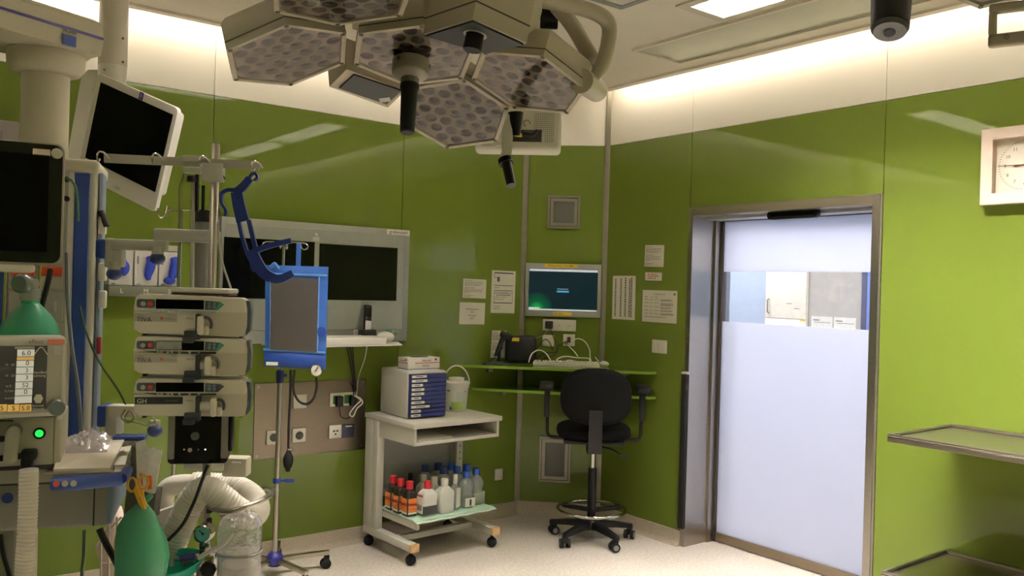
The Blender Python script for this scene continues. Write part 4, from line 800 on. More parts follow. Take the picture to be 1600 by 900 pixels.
module((.645, 1.345, 2.064), (-.06, .05, .98), (-.986, -.12, .0))
def slabpoly(pix, dep, n, scale, z0, z1, ctr=None):
    """a plate whose outline is unprojected on its own tilted plane, returned with its frame"""
    cx = sum(p[0] for p in pix) / len(pix); cy = sum(p[1] for p in pix) / len(pix); o = Dp(cx, cy, dep); M = nfr(o, n, CX)
    return M, [(LP(M, *p).x * scale, LP(M, *p).y * scale) for p in pix]
Li = LR.inverted()
M, pg_ = slabpoly([(666, 54), (739, 31), (818, 67), (761, 81)], 1.52, (.17, -.02, .98), 1.0, 0, 0)
sc2 = lambda P, k: [(x * k, y * k) for x, y in P]
cbx = MB().prism(sc2(pg_, 1.07), .0, .085, M=Li @ M).prism(sc2(pg_, .92), .0855, .11, M=Li @ M).go('control_box', LAMPG, SL)
MB().prism(pg_, -.004, -.0002, M=Li @ M).go('touch_panel', mat('slate_panel', (46, 50, 50), rough=.45, spec=.2), cbx)
MB().prism(sc2(pg_, 1.072), .030, .033, M=Li @ M).go('housing_seam', SEAM, cbx)
kx = LP(M, 743, 50); MB().lathe([(.001, -.034), (.016, -.034), (.017, -.03), (.016, -.0042)], 20, M=Li @ M @ T(kx.x, kx.y)).go('knob', BLACK, cbx); MB().lathe([(.017, -.006), (.021, -.006), (.021, -.0042), (.017, -.0042)], 24, M=Li @ M @ T(kx.x, kx.y), caps=False).go('knob_ring', GREYP, cbx)
M, pg_ = slabpoly([(530, 136), (553, 115), (627, 140), (604, 161)], 1.86, (.05, .34, .94), 1.0, 0, 0)
sbx = MB().prism([(x * 1.22 - .006, y * 1.3) for x, y in pg_], .0, .06, M=Li @ M).prism([(x * 1.1 - .01, y * 1.15) for x, y in pg_], .0605, .085, M=Li @ M).go('display_box', LAMPG, SL)
MB().prism(pg_, -.004, -.0002, M=Li @ M).go('display', mat('slate_panel'), sbx); dx = LP(M, 601, 153); MB().rbox(dx.x - .012, dx.x + .012, dx.y - .009, dx.y + .009, -.0055, -.0042, r=.001, seg=1, M=Li @ M).go('button', GREYP, sbx)
# spider, yoke and grip
MB().loft([hexa(.16, .09), hexa(.16, .12), hexa(.06, .14)], Li @ nfr((.87, 1.46, 2.034), N3, (-1, 0, .1))).go('spider', LAMPG, SL)
Mh = Li @ nfr((.860, 1.472, 2.030), N3, (-1, 0, .1))
hb = MB().lathe([(.030, -.004), (.037, -.006), (.037, -.032), (.034, -.036), (.02, -.044), (.001, -.044)], 26, M=Mh).go('grip_flange', mat('flange_grey', (118, 112, 98), rough=.4), SL)
MB().lathe([(.0185, -.043), (.0185, -.056), (.001, -.056)], 20, M=Mh).go('grip_collar', mat('flange_grey'), hb); MB().lathe([(.019, -.0565), (.019, -.066), (.0165, -.070), (.0145, -.155), (.012, -.158), (.001, -.158)], 20, M=Mh).go('grip', BLACK, hb)
for ang in (20, 140): MB().cyl((.0365 * math.cos(math.radians(ang)), .0365 * math.sin(math.radians(ang)), -.016), (.039 * math.cos(math.radians(ang)), .039 * math.sin(math.radians(ang)), -.016), .004, n=8, M=Mh).go('flange_screw', SEAM, hb)
def lt(pts, r, name, m=LAMPG, par=SL, n=12, k=6):
    P = spline([Dp(*p) for p in pts], k); rr = r
    if isinstance(r, (list, tuple)): rr = [r[0] + (r[1] - r[0]) * i / (len(P) - 1) for i in range(len(P))]
    return MB().tube(P, rr, n=n).go(name, m, par, world=True)
lt([(720, -25, 1.62), (800, -8, 1.66), (880, 6, 1.72), (930, 20, 1.76), (951, 38, 1.78), (950, 70, 1.79), (940, 104, 1.79), (926, 120, 1.79)], .0165, 'yoke_arm')
lt([(868, 8, 1.76), (893, 38, 1.80), (912, 70, 1.83), (926, 96, 1.83), (921, 112, 1.80)], [.016, .018], 'yoke_brace')
lt([(908, 126, 1.74), (932, 141, 1.86)], .0255, 'yoke_pivot', n=20, k=1)
lt([(724, -30, 1.60), (760, -70, 1.60), (800, -200, 1.62)], .035, 'support_arm', n=16)
lt([(760, -10, 1.60), (810, 18, 1.70)], .055, 'yoke_hub', n=20, k=1)
wb = MB().prism([(LP(FR(Dp(800, 210, 1.93), yawx(8)), *p).x, LP(FR(Dp(800, 210, 1.93), yawx(8)), *p).y) for p in ((797, 174), (801, 215), (799, 240), (790, 250), (779, 249), (784, 238), (785, 200))], -.006, .006, M=Li @ FR(Dp(800, 210, 1.93), yawx(8))).go('handle_bracket', WHITE, SL)
MB().tube([Dp(790, 248, 1.93), Dp(799, 290, 1.90)], [.012, .011], n=14).cyl(Dp(789, 249, 1.93), Dp(791, 256, 1.925), .0165, n=14).go('side_grip', BLACK, wb, world=True)
MB().tube([Dp(806, 176, 1.93), Dp(806, 192, 1.93), Dp(807, 212, 1.93)], [.018, .015, .008], n=10).go('bracket_clamp', BLACK, wb, world=True)
# ---- back of a hanging screen beyond the lamp
Mm = FR(Dp(806, 196, 2.45), yawx(-4)) @ RX(-14)
hm = thing('hanging_monitor', 'white perforated back of a ceiling hung monitor behind the big lamp', 'monitor', Mm)
def mq(px, py, z=0): p = LP(Mm, px, py, z); return p.x, p.y
e0, e1 = mq(741, 232), mq(876, 226); ytop = mq(870, 120)[1]
MB().rbox(e0[0], e1[0], e0[1], ytop, -.05, 0, r=.012, seg=3).go('housing', WHITE, hm)
a0, a1 = mq(822, 203), mq(846, 222); rc_ = MB().box(a0[0] - .06, a1[0], a1[1], a0[1], .0003, .0012).go('cable_recess', mat('dark_recess', (58, 54, 48), rough=.8), hm)
MB().tube(spline([(a0[0] - .05, a0[1] - .010, .006), (a0[0], a0[1] - .018, .012), (a0[0] + .02, a1[1] + .012, .014), (a1[0] - .012, a0[1] - .006, .008)], 5), .006, n=8).go('cable', BLACK, rc_); MB().cyl((a0[0] - .03, a0[1] - .018, .008), (a0[0] - .01, a0[1] - .02, .01), .007, n=10).go('yellow_plug', YEL, rc_)
hl = MB(); b0, b1 = mq(836, 178), mq(864, 221)
for i in range(11):
    for j in range(15):
        x = b0[0] + (b1[0] - b0[0]) * i / 10; y = b0[1] + (b1[1] - b0[1]) * j / 14
        if i < 6 and j > 9: continue
        hl.box(x - .0014, x + .0014, y - .0014, y + .0014, .0004, .0010)
hl.go('vent_holes', INKL, hm, kind='stuff')
MB().text('C', .03, T(*mq(822, 192), .0006) @ RZ(-60), depth=.0004).go('emblem', INKL, hm)
lp_ = MB().rbox(mq(752, 222)[0], mq(784, 222)[0], mq(760, 229)[1], mq(760, 222)[1], .0004, .006, r=.002).go('lower_vent', GREYP, hm)
MB().tube([Dp(845, 140, 2.55), Dp(842, 56, 2.5), Dp(842, 10, 2.5), Dp(842, -60, 2.5)], [.022, .022, .026, .026], n=14).go('hanger_tube', WHITE, hm, world=True)
MB().rbox(-.026, .026, -.038, .030, .0, .012, r=.004, M=FR(Dp(858, 26, 2.46), yawx(0))).go('hinge_cover', SCREEN, hm, world=False).matrix_world = Matrix.Identity(4)
for o in [x for x in bpy.data.objects if x.parent == hm and x.name.startswith('hinge_cover')]:
    o.parent = hm; o.matrix_parent_inverse = Matrix.Identity(4); o.matrix_local = Mm.inverted()
# ---- second lamp at the upper right corner of the photo
L2 = thing('surgical_lamp', 'second surgical lamp, only its black grip and loop handle show at upper right', 'surgical lamp', FR(Dp(1391, -70, 1.25), (1, 0, 0), (0, 1, 0)))
def l2(mb, n, m, par=None): return mb.go(n, m, par or L2, world=True)
g2 = l2(MB().tube([Dp(1394, -45, 1.24), Dp(1393, -5, 1.22), Dp(1390.5, 44, 1.20)], [.0285, .0275, .0255], n=28), 'grip', BLACK); l2(MB().tube([Dp(1390.5, 44, 1.20), Dp(1390, 50, 1.198)], [.0255, .022], n=28), 'grip_end', DGREY, g2)
l2(MB().cyl(Dp(1390, 49.5, 1.198), Dp(1390, 51.5, 1.197), .008, n=12), 'camera_lens', SCREEN, g2)
module(Dp(1395, -120, 1.30), (.1, .1, .98), CX, L2); module(Dp(1572, -60, 1.36), (.25, .1, .96), (CX * .9 + CF * .3), L2)
Mq = FR(Dp(1570, 42, 1.34), yawx(-32))
def hq(px, py): p = LP(Mq, px, py); return (p.x, p.y)
out_ = rrect(hq(1545, 20)[0], hq(1545, 20)[0] + .30, hq(1560, 74)[1], hq(1560, 6)[1], .02, 6); xx = hq(1545, 20)[0]; yb, yt = hq(1560, 74)[1], hq(1560, 6)[1]
hd = MB()
for a, b, c, d in ((xx, xx + .30, yb, yb + .021), (xx, xx + .30, yt - .016, yt), (xx, xx + .012, yb + .018, yt - .012), (xx + .288, xx + .30, yb + .018, yt - .012)): hd.rbox(a, b, c, d, -.008, .008, r=.005, seg=3)
h2 = hd.go('loop_handle', LAMPG, L2, world=False); h2.matrix_local = MW[L2].inverted() @ Mq; MW[h2] = Mq.copy()
MB().cyl((xx + .026, yb + .013, .008), (xx + .026, yb + .013, .010), .0045, n=10).go('handle_screw', SCREW, h2)
l2(MB().tube([Dp(1395, -160, 1.30), Dp(1395, -420, 1.45)], .035, n=14), 'support_arm', LAMPG)
# ================================================================== infusion stand with pressure bag
PX, PY = 1.803, 4.375
def vz(py, px=433): d = ray(px, py); t = (PX * CF.x + PY * CF.y); return CAMH + d.z * t
IV = thing('infusion_stand', 'steel wheeled infusion stand with navy hub and four hooks', 'stand', T(PX, PY, 0))
MB().lathe([(.0135, .10), (.0135, vz(596)), (.001, vz(596))], 16).go('lower_pole', STEEL, IV); MB().lathe([(.0085, vz(600)), (.0085, vz(384))], 12).go('upper_pole', CHROME, IV)
cl_ = MB().lathe([(.001, vz(598)), (.019, vz(598)), (.021, vz(590)), (.021, vz(580)), (.014, vz(577)), (.001, vz(577))], 16).go('height_clamp', NAVY, IV); MB().cyl((.0, .0, vz(587)), (CX.x * .038, CX.y * .038, vz(587)), .010, n=10).go('clamp_knob', NAVY, cl_)
MB().lathe([(.001, .055), (.035, .055), (.046, .068), (.046, .10), (.034, .118), (.018, .13), (.001, .13)], 8).go('hub', mat('hub_navy', (34, 38, 120), rough=.45), IV)
for k in range(5):
    M = RZ(-8 + 72 * k); lg = MB().rbox(.03, .30, -.013, .013, .075, .10, r=.003, M=M).go('leg', STEELH, IV)
    MB().rbox(.272, .30, -.012, .012, .04, .074, r=.004, M=M).go('caster_fork', BLACK, lg); MB().cyl((.28, -.017, .028), (.28, .017, .028), .028, n=18, M=M).go('caster_wheel', RUBBER, lg)
zc = vz(751); gk = MB().lathe([(.014, zc - .012), (.022, zc - .012), (.022, zc + .012), (.014, zc + .012)], 14, caps=False).go('ring_clamp', BLUE, IV)
MB().tube([CX * .02 + V((0, 0, zc)), CX * .05 + V((0, 0, zc + .001)), CX * .09 + V((0, 0, zc + .002))], [.005, .010, .009], n=10).go('clamp_lever', BLUE, gk)
zt = vz(378)
for a, l_ in ((4, .115), (184, .10), (94, .09), (274, .09)):
    d = yawx(a); P = [V((0, 0, zt)), d * .03 + V((0, 0, zt)), d * (l_ - .03) + V((0, 0, zt)), d * l_ + V((0, 0, zt - .004)), d * (l_ + .014) + V((0, 0, zt - .02)), d * l_ + V((0, 0, zt - .036)), d * (l_ - .02) + V((0, 0, zt - .03)), d * (l_ - .026) + V((0, 0, zt - .01))]
    MB().tube(spline(P, 4), .0035, n=8).go('hook', CHROME, IV)
# ---- pressure bag
Mb = FR(Dp(463, 495, 4.42), yawx(-2)); BF = mat('blue_nylon', (40, 92, 172), rough=.55, var=.12, scale=14, bump=.3, sheen=.2); BF2 = mat('deep_blue_nylon', (30, 66, 146), rough=.55, var=.12, scale=14, bump=.3)
PB = thing('pressure_infusion_bag', 'blue pressure bag with clear window hanging from the infusion stand', 'infusion bag', Mb)
def bq(px, py): p = LP(Mb, px, py); return p.x, p.y
TL, TR, BR_, BL_ = bq(415, 414), bq(513, 417), bq(508.5, 578), bq(414, 572)
def bil(u, v):
    x = (1 - v) * ((1 - u) * TL[0] + u * TR[0]) + v * ((1 - u) * BL_[0] + u * BR_[0]); y = (1 - v) * ((1 - u) * TL[1] + u * TR[1]) + v * ((1 - u) * BL_[1] + u * BR_[1]); return x, y
def puff(mb, u0, u1, v0, v1, z, amp, nu=14, nv=18, wob=.0015, both=True):
    vs = []; n = (nu + 1) * (nv + 1)
    for sgn in ((1, -1) if both else (1,)):
        for j in range(nv + 1):
            for i in range(nu + 1):
                u, v = u0 + (u1 - u0) * i / nu, v0 + (v1 - v0) * j / nv; x, y = bil(u, v); e = (math.sin(PI * i / nu) ** .55) * (math.sin(PI * j / nv) ** .45)
                vs.append((x, y, sgn * (z + amp * e + wob * math.sin(i * 2.1 + j * .9) * (1 if 0 < i < nu else 0)) if both else z + amp * e + wob * math.sin(i * 1.3 + j * 1.7)))
    fs = []
    for s_ in range(2 if both else 1): fs += [(s_ * n + j * (nu + 1) + i, s_ * n + j * (nu + 1) + i + 1, s_ * n + (j + 1) * (nu + 1) + i + 1, s_ * n + (j + 1) * (nu + 1) + i) for j in range(nv) for i in range(nu)]
    return mb.add(vs, fs)
pocket = puff(MB(), 0, 1, 0, 1, .003, .022).go('bag_body', BF, PB, smooth=80)
puff(MB(), .11, .87, .12, .83, .027, .004, both=False).go('clear_window', glassy('smoky_window', (120, 112, 106), clear=.12, rough=.22, gloss=.25, scale=12), pocket, smooth=80)
puff(MB(), -.005, 1.0, .835, 1.0, .010, .018, nv=6, both=False).go('lower_pouch', BF2, pocket, smooth=80); puff(MB(), .0, 1.0, .075, .10, .018, .007, nv=3, both=False).go('seam_band', mat('light_blue_binding', (84, 140, 206), rough=.5), pocket, smooth=80); puff(MB(), -.01, 1.0, .82, .845, .018, .008, nv=3, both=False).go('seam_band', mat('light_blue_binding'), pocket, smooth=80)
for u in (.105, .875): puff(MB(), u - .012, u + .012, .10, .835, .022, .006, nu=3, both=False).go('window_binding', mat('pale_blue_binding', (104, 148, 214), rough=.5), pocket, smooth=80)
x, y = bil(.14, .965); MB().rbox(x - .03, x + .032, y - .010, y + .008, .026, .0275, r=.0005, seg=1).go('care_label', PAPER, pocket)
x, y = bil(.94, .63); MB().lathe([(.001, .0), (.026, .0), (.026, .004), (.001, .005)], 18, M=T(x, y, .022)).go('port_disc', BF2, pocket)
a = bq(466, 415); b = bq(467, 380); MB().rbox(a[0] - .012, a[0] + .012, a[1] - .01, b[1], -.002, .003, r=.001, seg=1).go('hanging_strap', BF, PB)
MB().tube(spline([(bq(425, 417)[0], bq(425, 417)[1], .02), (bq(432, 412)[0], bq(432, 412)[1], .03), (bq(437, 420)[0], bq(437, 420)[1], .02)], 4), .008, n=8).go('hook_tab', mat('light_blue_binding'), PB)
gx = bq(498, 577); gz = .05
gg = MB().lathe([(.001, 0), (.028, 0), (.030, .003), (.030, .02), (.026, .022)], 22, M=T(gx[0], gx[1], gz - .02), caps=False).go('gauge', CHROME, PB); MB().lathe([(.026, .0), (.001, .001)], 22, M=T(gx[0], gx[1], gz + .001)).go('gauge_dial', PAPER, gg); MB().box(-.002, .002, -.01, .018, .0, .001, M=T(gx[0], gx[1], gz + .0025) @ RZ(-35)).go('gauge_needle', INK, gg)
def bt(pts, z=.03): return spline([(bq(*p)[0], bq(*p)[1], z) for p in pts], 6)
MB().tube(bt([(497, 588), (497, 605), (492, 622), (482, 630), (470, 626), (462, 612), (461, 595), (463, 577)]), .0065, n=8).go('gauge_tube', RUBBER, PB); MB().tube(bt([(457, 577), (456, 620), (454, 660), (453, 702)]), .0065, n=8).go('bulb_tube', RUBBER, PB)
bx = bq(453, 718); bl = MB().lathe([(.001, -.055), (.010, -.055), (.011, -.045), (.022, -.025), (.027, .0), (.023, .022), (.012, .045), (.009, .055), (.001, .055)], 18, M=T(bx[0], bx[1], .03) @ RX(-90)).go('squeeze_bulb', RUBBER, PB); vx = bq(456, 701); MB().cyl((vx[0] - .01, vx[1], .03), (vx[0] + .016, vx[1] + .004, .036), .008, n=10).go('release_valve', CHROME, bl)
# ================================================================== ceiling pendant at the left
def wp(M, px, py, off=0.0): return M @ LP(M, px, py, off)
def bxq(mb, M, x0, y0, x1, y1, z0, z1, r=.004, seg=2):
    """rounded box on frame M whose front (local z = z1) covers the pixel rectangle"""
    xm, ym = (x0 + x1) / 2, (y0 + y1) / 2
    return mb.rbox(LP(M, x0, ym, z1).x, LP(M, x1, ym, z1).x, LP(M, xm, y1, z1).y, LP(M, xm, y0, z1).y, z0, z1, r=r, seg=seg)
PEN = mat('pendant_enamel', (206, 198, 178), rough=.4, var=.02); PENG = mat('pendant_grey', (176, 174, 162), rough=.42, var=.02); PENB = mat('pendant_blue', (38, 64, 132), rough=.4, var=.03); VIO = mat('violet_stripe', (66, 56, 120), rough=.5)
PN = thing('supply_pendant', 'ceiling pendant arm with round column and blue striped supply head at left', 'pendant', FR(Dp(72, 200, 2.58), (1, 0, 0), (0, 1, 0)))
def pn(mb, n, m, par=None): return mb.go(n, m, par or PN, world=True)
e1 = Dp(158, 62, 2.62); ax = yawx(62); Ma = FR(e1, ax)
hw = .085; yA, yB = LP(Ma, 158, 36).y, LP(Ma, 158, 88).y
arm = pn(MB().prism([(x, y) for x, y in rrect(-1.7, 0, yB, yA, .012, 4)], -.0, .001, M=Ma).loft([[(x, y, z) for y, z in [(yB, -.16), (yB - .004, -.08), (yB, 0), ((yA + yB) / 2, .012), (yA - .01, .004), (yA + .012, -.03), (yA + .016, -.09), (yA, -.16)]] for x in (-1.7, 0)], M=Ma), 'arm', PEN)
sx0, sy0 = 0, LP(Ma, 158, 62).y; pn(MB().rbox(-1.7, -.001, sy0 - .004, sy0 + .004, .0115, .0145, r=.001, seg=1, M=Ma), 'stripe', VIO, arm)
lg_ = LP(Ma, 109, 62, .014); pn(MB().rbox(lg_.x - .022, lg_.x + .022, lg_.y - .018, lg_.y + .014, .012, .0135, r=.0005, seg=1, M=Ma @ T(0, 0, -.001)), 'logo_square', PENB, arm)
pn(MB().text('TRUMPF', .012, Ma @ T(lg_.x, lg_.y + .022, .0135), depth=.0004), 'lettering', INK, arm)
cc = Dp(71, 150, 2.60); C0 = V((cc.x, cc.y, 0))
def zc_(py, px=71, dep=2.60): return Dp(px, py, dep).z
pn(MB().rbox(-.17, .12, -.10, .10, zc_(84), zc_(74), r=.008, M=Matrix.Translation(C0) @ Matrix.Rotation(-YAW + math.radians(40), 4, 'Z')), 'bearing_plate', PEN)
pn(MB().lathe([(.001, zc_(118)), (.075, zc_(118)), (.094, zc_(114)), (.106, zc_(104)), (.108, zc_(88)), (.104, zc_(78)), (.001, zc_(78))], 36, M=Matrix.Translation(C0)), 'bearing_drum', PEN)
pn(MB().lathe([(.066, zc_(118.5)), (.066, zc_(262)), (.001, zc_(262))], 32, M=Matrix.Translation(C0)), 'column', PEN)
Mhd = FR(Dp(80, 470, 2.56), yawx(20))
hd = pn(MB().rbox(LP(Mhd, -14, 450).x, LP(Mhd, 148, 450).x, LP(Mhd, 80, 700).y, LP(Mhd, 80, 250).y, -.26, 0, r=.02, seg=3, M=Mhd), 'supply_head', PENG)
pn(MB().rbox(LP(Mhd, -14, 450).x, LP(Mhd, 150, 450).x, LP(Mhd, 80, 268).y, LP(Mhd, 80, 245).y, -.262, .006, r=.012, seg=3, M=Mhd), 'head_cap', PEN)
def hp(x0, y0, x1, y1, z0, z1, n, m, par=hd, r=.002): t = MB(); bxq(t, Mhd, x0, y0, x1, y1, z0, z1, r=r, seg=1); t2 = MB().add(t.v, t.f, Mhd); return pn(t2, n, m, par)
hp(112, 270, 135, 690, .0002, .006, 'blue_strip', PENB); hp(-8, 400, 8, 690, .0002, .006, 'blue_strip', PENB); hp(101, 268, 111, 690, .0002, .004, 'white_strip', WHITE)
for y0, y1 in ((418, 452), (456, 502), (506, 600)): hp(12, y0, 58, y1, .0002, .004, 'service_panel', PENG); hp(61, y0, 98, y1, .0002, .004, 'service_panel', PENG)
for x0, x1 in ((17, 54), (64, 97)): s_ = hp(x0, 417, x1, 431, .0045, .018, 'red_socket', mat('orange_red_socket', (206, 74, 40), rough=.4)); 
hp(82, 471, 88, 488, .0045, .010, 'latch', GREYP)
for yy in (281, 311): p = LP(Mhd, 105, yy, .004); pn(MB().cyl((p.x, p.y, .004), (p.x, p.y, .02), .008, n=14, M=Mhd), 'gas_port', BLACK, hd)
# side rail of the head
Mrl = FR(Dp(153, 470, 2.62), yawx(20)); pn(MB().rbox(LP(Mrl, 149.5, 470).x, LP(Mrl, 156, 470).x, LP(Mrl, 153, 690).y, LP(Mrl, 153, 270).y, -.10, 0, r=.003, M=Mrl), 'side_rail', mat('pale_blue_rail', (150, 164, 186), rough=.3, metal=.5), hd)
for yy in (352, 425, 468): p = LP(Mrl, 158, yy, .0); pn(MB().rbox(p.x - .008, p.x + .014, p.y - .028, p.y + .028, -.03, .01, r=.006, M=Mrl @ T(0, 0, 0)), 'rail_clip', WHITE, hd)
p = LP(Mrl, 153, 540); pn(MB().rbox(p.x - .004, p.x + .008, p.y - .026, p.y + .026, -.02, .006, r=.003, M=Mrl), 'red_clip', mat('dark_red_plastic', (130, 24, 34), rough=.4), hd)
pn(MB().cyl(Dp(157, 330, 2.62), Dp(167, 354, 2.62), .0095, n=12), 'pen_torch', BLACK, hd)
# articulated arm of the pendant carrying the pump pole
Mar = FR(Dp(200, 385, 2.42), yawx(2))
def arq(x0, y0, x1, y1, z0, z1, n, m, r=.006, M=Mar, par=None): t = MB(); bxq(t, M, x0, y0, x1, y1, z0, z1, r=r); return pn(MB().add(t.v, t.f, M), n, m, par)
a1 = arq(148, 373, 163, 404, -.06, .012, 'rail_clamp', PENB); a2 = arq(162, 372, 176, 418, -.05, .008, 'clamp_block', PENG); arq(172, 374, 256, 391, -.03, .012, 'lower_arm', PENG); arq(170, 390, 190, 417, -.03, .006, 'arm_drop', PENG); arq(238, 358, 338, 378, -.03, .016, 'upper_arm', PENG)
for px, py, r_ in ((246, 404, .0215), (178.5, 428, .0215)): c_ = Dp(px, py, 2.42); pn(MB().ball(c_, r_, n=16, m=10, sc=(1, 1, .85)), 'arm_knob', mat('dusty_blue_knob', (40, 56, 110), rough=.4)); pn(MB().cyl(c_ + V((0, 0, .012)), c_ + V((0, 0, .035)), .016, n=12), 'knob_stem', PENG)
arq(150, 634, 163, 668, -.06, .012, 'rail_clamp', PENB); arq(163, 634, 182, 682, -.05, .008, 'clamp_block', PENG); arq(168, 634, 222, 652, -.03, .012, 'lower_arm', PEN)
c_ = Dp(242, 673, 2.42); pn(MB().ball(c_, .021, n=16, m=10, sc=(1, 1, .85)), 'arm_knob', mat('dusty_blue_knob')); pn(MB().cyl(c_ + V((0, 0, .012)), c_ + V((0, 0, .03)), .014, n=12), 'knob_stem', PENG)
# cables on the pendant
def dcable(name, pts, r_, m, label, group='cables and hoses at the pendant'): solo(name, MB().tube(spline([Dp(*p) for p in pts], 6), r_, n=6), m, label, 'cable', group=group)
GRC = mat('dark_green_cable', (58, 84, 44), rough=.5); GYC = mat('grey_hose', (118, 122, 126), rough=.5); YLC = mat('yellow_green_cable', (150, 150, 60), rough=.5)
dcable('green_cable', [(104, 279, 2.48), (112, 282, 2.46), (119, 296, 2.46), (122, 330, 2.46), (122, 346, 2.46)], .0035, mat('bright_green_cable', (70, 120, 80), rough=.5), 'short green cable plugged into the top of the pendant head')
dcable('green_cable', [(124, 478, 2.44), (135, 520, 2.42), (155, 565, 2.40), (182, 605, 2.40), (197, 632, 2.40)], .003, GRC, 'thin dark green cable slanting across the pendant to the pump arm')
dcable('grey_hose', [(104, 395, 2.46), (106, 470, 2.44), (112, 540, 2.42), (122, 610, 2.42), (127, 680, 2.42)], .0055, GYC, 'grey hose hanging down in front of the blue pendant strip')
dcable('black_hose', [(79, 421, 2.44), (74, 445, 2.42), (66, 475, 2.40), (60, 505, 2.38), (58, 530, 2.38)], .0075, BLACK, 'black hose running from the red socket down behind the green bag')
dcable('yellow_cable', [(9, 420, 2.44), (7, 470, 2.44), (5, 520, 2.44)], .004, YLC, 'yellow green cable at the left edge of the pendant head')
dcable('yellow_cable', [(63, 415, 2.46), (61, 450, 2.46), (60, 490, 2.46)], .004, YLC, 'yellow green cable between the service panels of the pendant')
dcable('cable_loops', [(196, 640, 2.38), (190, 652, 2.37), (200, 660, 2.36), (210, 652, 2.36), (202, 642, 2.37), (196, 655, 2.36), (215, 660, 2.36), (232, 665, 2.36), (245, 662, 2.37), (238, 652, 2.38)], .0028, mat('olive_cable'), 'thin olive cable looped under the lower pump arm')
# ================================================================== white monitor on the ceiling column
Mw = Matrix(((.492, .081, -.867, .893), (-.788, -.382, -.483, 3.881), (-.370, .921, -.124, 2.177), (0, 0, 0, 1)))
def wq(px, py, z=0): p = LP(Mw, px, py, z); return (p.x, p.y)
WM = thing('white_monitor', 'white framed medical monitor tilted on a round ceiling column', 'monitor', Mw)
oc = [wq(152, 113), wq(277, 170), wq(246, 319), wq(119, 284)]
sxa, sxb, sya, syb = -.2125, .2125, -.17, .17
MB().rprism((oc[0][0] + oc[3][0]) / 2, (oc[1][0] + oc[2][0]) / 2, (oc[2][1] + oc[3][1]) / 2, (oc[0][1] + oc[1][1]) / 2, -.02, 0, .02).rbox(sxa - .01, sxb + .004, sya - .02, syb + .01, -.07, -.0205, r=.02, seg=3).go('housing', WHITE, WM)
MB().rbox(sxa, sxb, sya, syb, .0, .003, r=.001, seg=1).go('screen', SCREEN, WM)
Mbp = FR(Dp(130, 180, 3.95), yawx(10)); MB().prism([(LP(Mbp, *p_).x, LP(Mbp, *p_).y) for p_ in ((138, 109), (152, 109), (158, 118), (140, 270), (112, 262), (104, 250), (127, 120))], -.05, .0, M=Mbp).go('rear_shell', WHITE, WM, world=True)
p = wq(221, 150); tg = MB().rbox(p[0] - .012, p[0] + .012, p[1] - .016, p[1] + .016, .0002, .002, r=.0005, seg=1).go('number_tag', VIO, WM); MB().text('1', .024, T(p[0], p[1], .0022), depth=.0003).go('number', PAPER, tg)
p = wq(184, 294); MB().text('EIZO', .016, T(*p, .0004), depth=.0003).go('lettering', INKL, WM)
cpos = Dp(176, 100, 3.98); zz = lambda py: Dp(176, py, 3.98).z
kc = MB().lathe([(.062, zz(105)), (.062, zz(103)), (.063, zz(102.5)), (.063, HC)], 28, M=Matrix.Translation((cpos.x, cpos.y, 0))).go('ceiling_column', OFFW, WM, world=True); MB().lathe([(.055, zz(160)), (.060, zz(135)), (.0625, zz(104)), (.001, zz(104))], 28, M=Matrix.Translation((cpos.x, cpos.y, 0))).go('column_joint', WHITE, WM, world=True)
for px, py in ((163, 109), (192, 97), (192, 60)): MB().cyl(Dp(px, py, 3.925), Dp(px, py, 3.91), .006, n=10).go('column_screw', SCREW, WM, world=True)
# ================================================================== patient monitor
Mp = FR(Dp(30, 318, 2.08), yawx(26))
PM = thing('patient_monitor', 'large black patient monitor cut by the left edge of the photo', 'monitor', Mp)
xr_, yt_, yb_ = LP(Mp, 99, 318).x, LP(Mp, 60, 222).y, LP(Mp, 60, 413).y
MB().rprism(xr_ - .42, xr_, yb_, yt_, -.045, -.004, .022).go('housing', PENG, PM); MB().rprism(xr_ - .416, xr_ - .004, yb_ + .004, yt_ - .004, -.004, .0, .020).go('front_glass', mat('monitor_front_black', (14, 15, 15), rough=.25), PM)
MB().rbox(xr_ - .39, xr_ - .033, yb_ + .03, yt_ - .03, .0, .0012, r=.0005, seg=1).go('screen', SCREEN, PM)
p = LP(Mp, 65, 238); MB().rbox(p.x - .019, p.x + .019, p.y - .008, p.y + .008, .0002, .0012, r=.0003, seg=1).go('sticker', mat('pinkish_sticker', (214, 196, 180), rough=.6), PM); p = LP(Mp, 89, 240); k_ = MB().lathe([(.013, .0002), (.013, .004), (.010, .006), (.001, .006)], 20, M=T(p.x, p.y)).go('round_button', mat('pale_button', (208, 202, 180), rough=.5), PM)
p = LP(Mp, 20, 418); MB().rbox(p.x - .14, p.x + .045, p.y - .012, p.y + .01, -.06, -.002, r=.008).go('mount', OFFW, PM)
# ================================================================== anaesthesia machine
AM = thing('anaesthesia_machine', 'pale grey anaesthesia machine with touch display at the lower left', 'medical machine', FR(Dp(60, 700, 2.1), (1, 0, 0), (0, 1, 0)))
def am(mb, n, m, par=None): return mb.go(n, m, par or AM, world=True)
def amq(M, x0, y0, x1, y1, z0, z1, n, m, par=None, r=.004, seg=2): t = MB(); bxq(t, M, x0, y0, x1, y1, z0, z1, r=r, seg=seg); return am(MB().add(t.v, t.f, M), n, m, par)
AME = mat('machine_enamel', (176, 172, 156), rough=.42, var=.02); AMD = mat('machine_grey', (134, 132, 122), rough=.45, var=.03)
Md = FR(Dp(50, 590, 2.02), yawx(33))
dsp = amq(Md, -90, 526, 104, 655, -.07, 0, 'display_housing', mat('display_bezel', (196, 194, 178), rough=.4), r=.014, seg=3)
amq(Md, -80, 540, 97, 648, -.002, .002, 'bezel_face', AME, dsp, r=.001, seg=1)
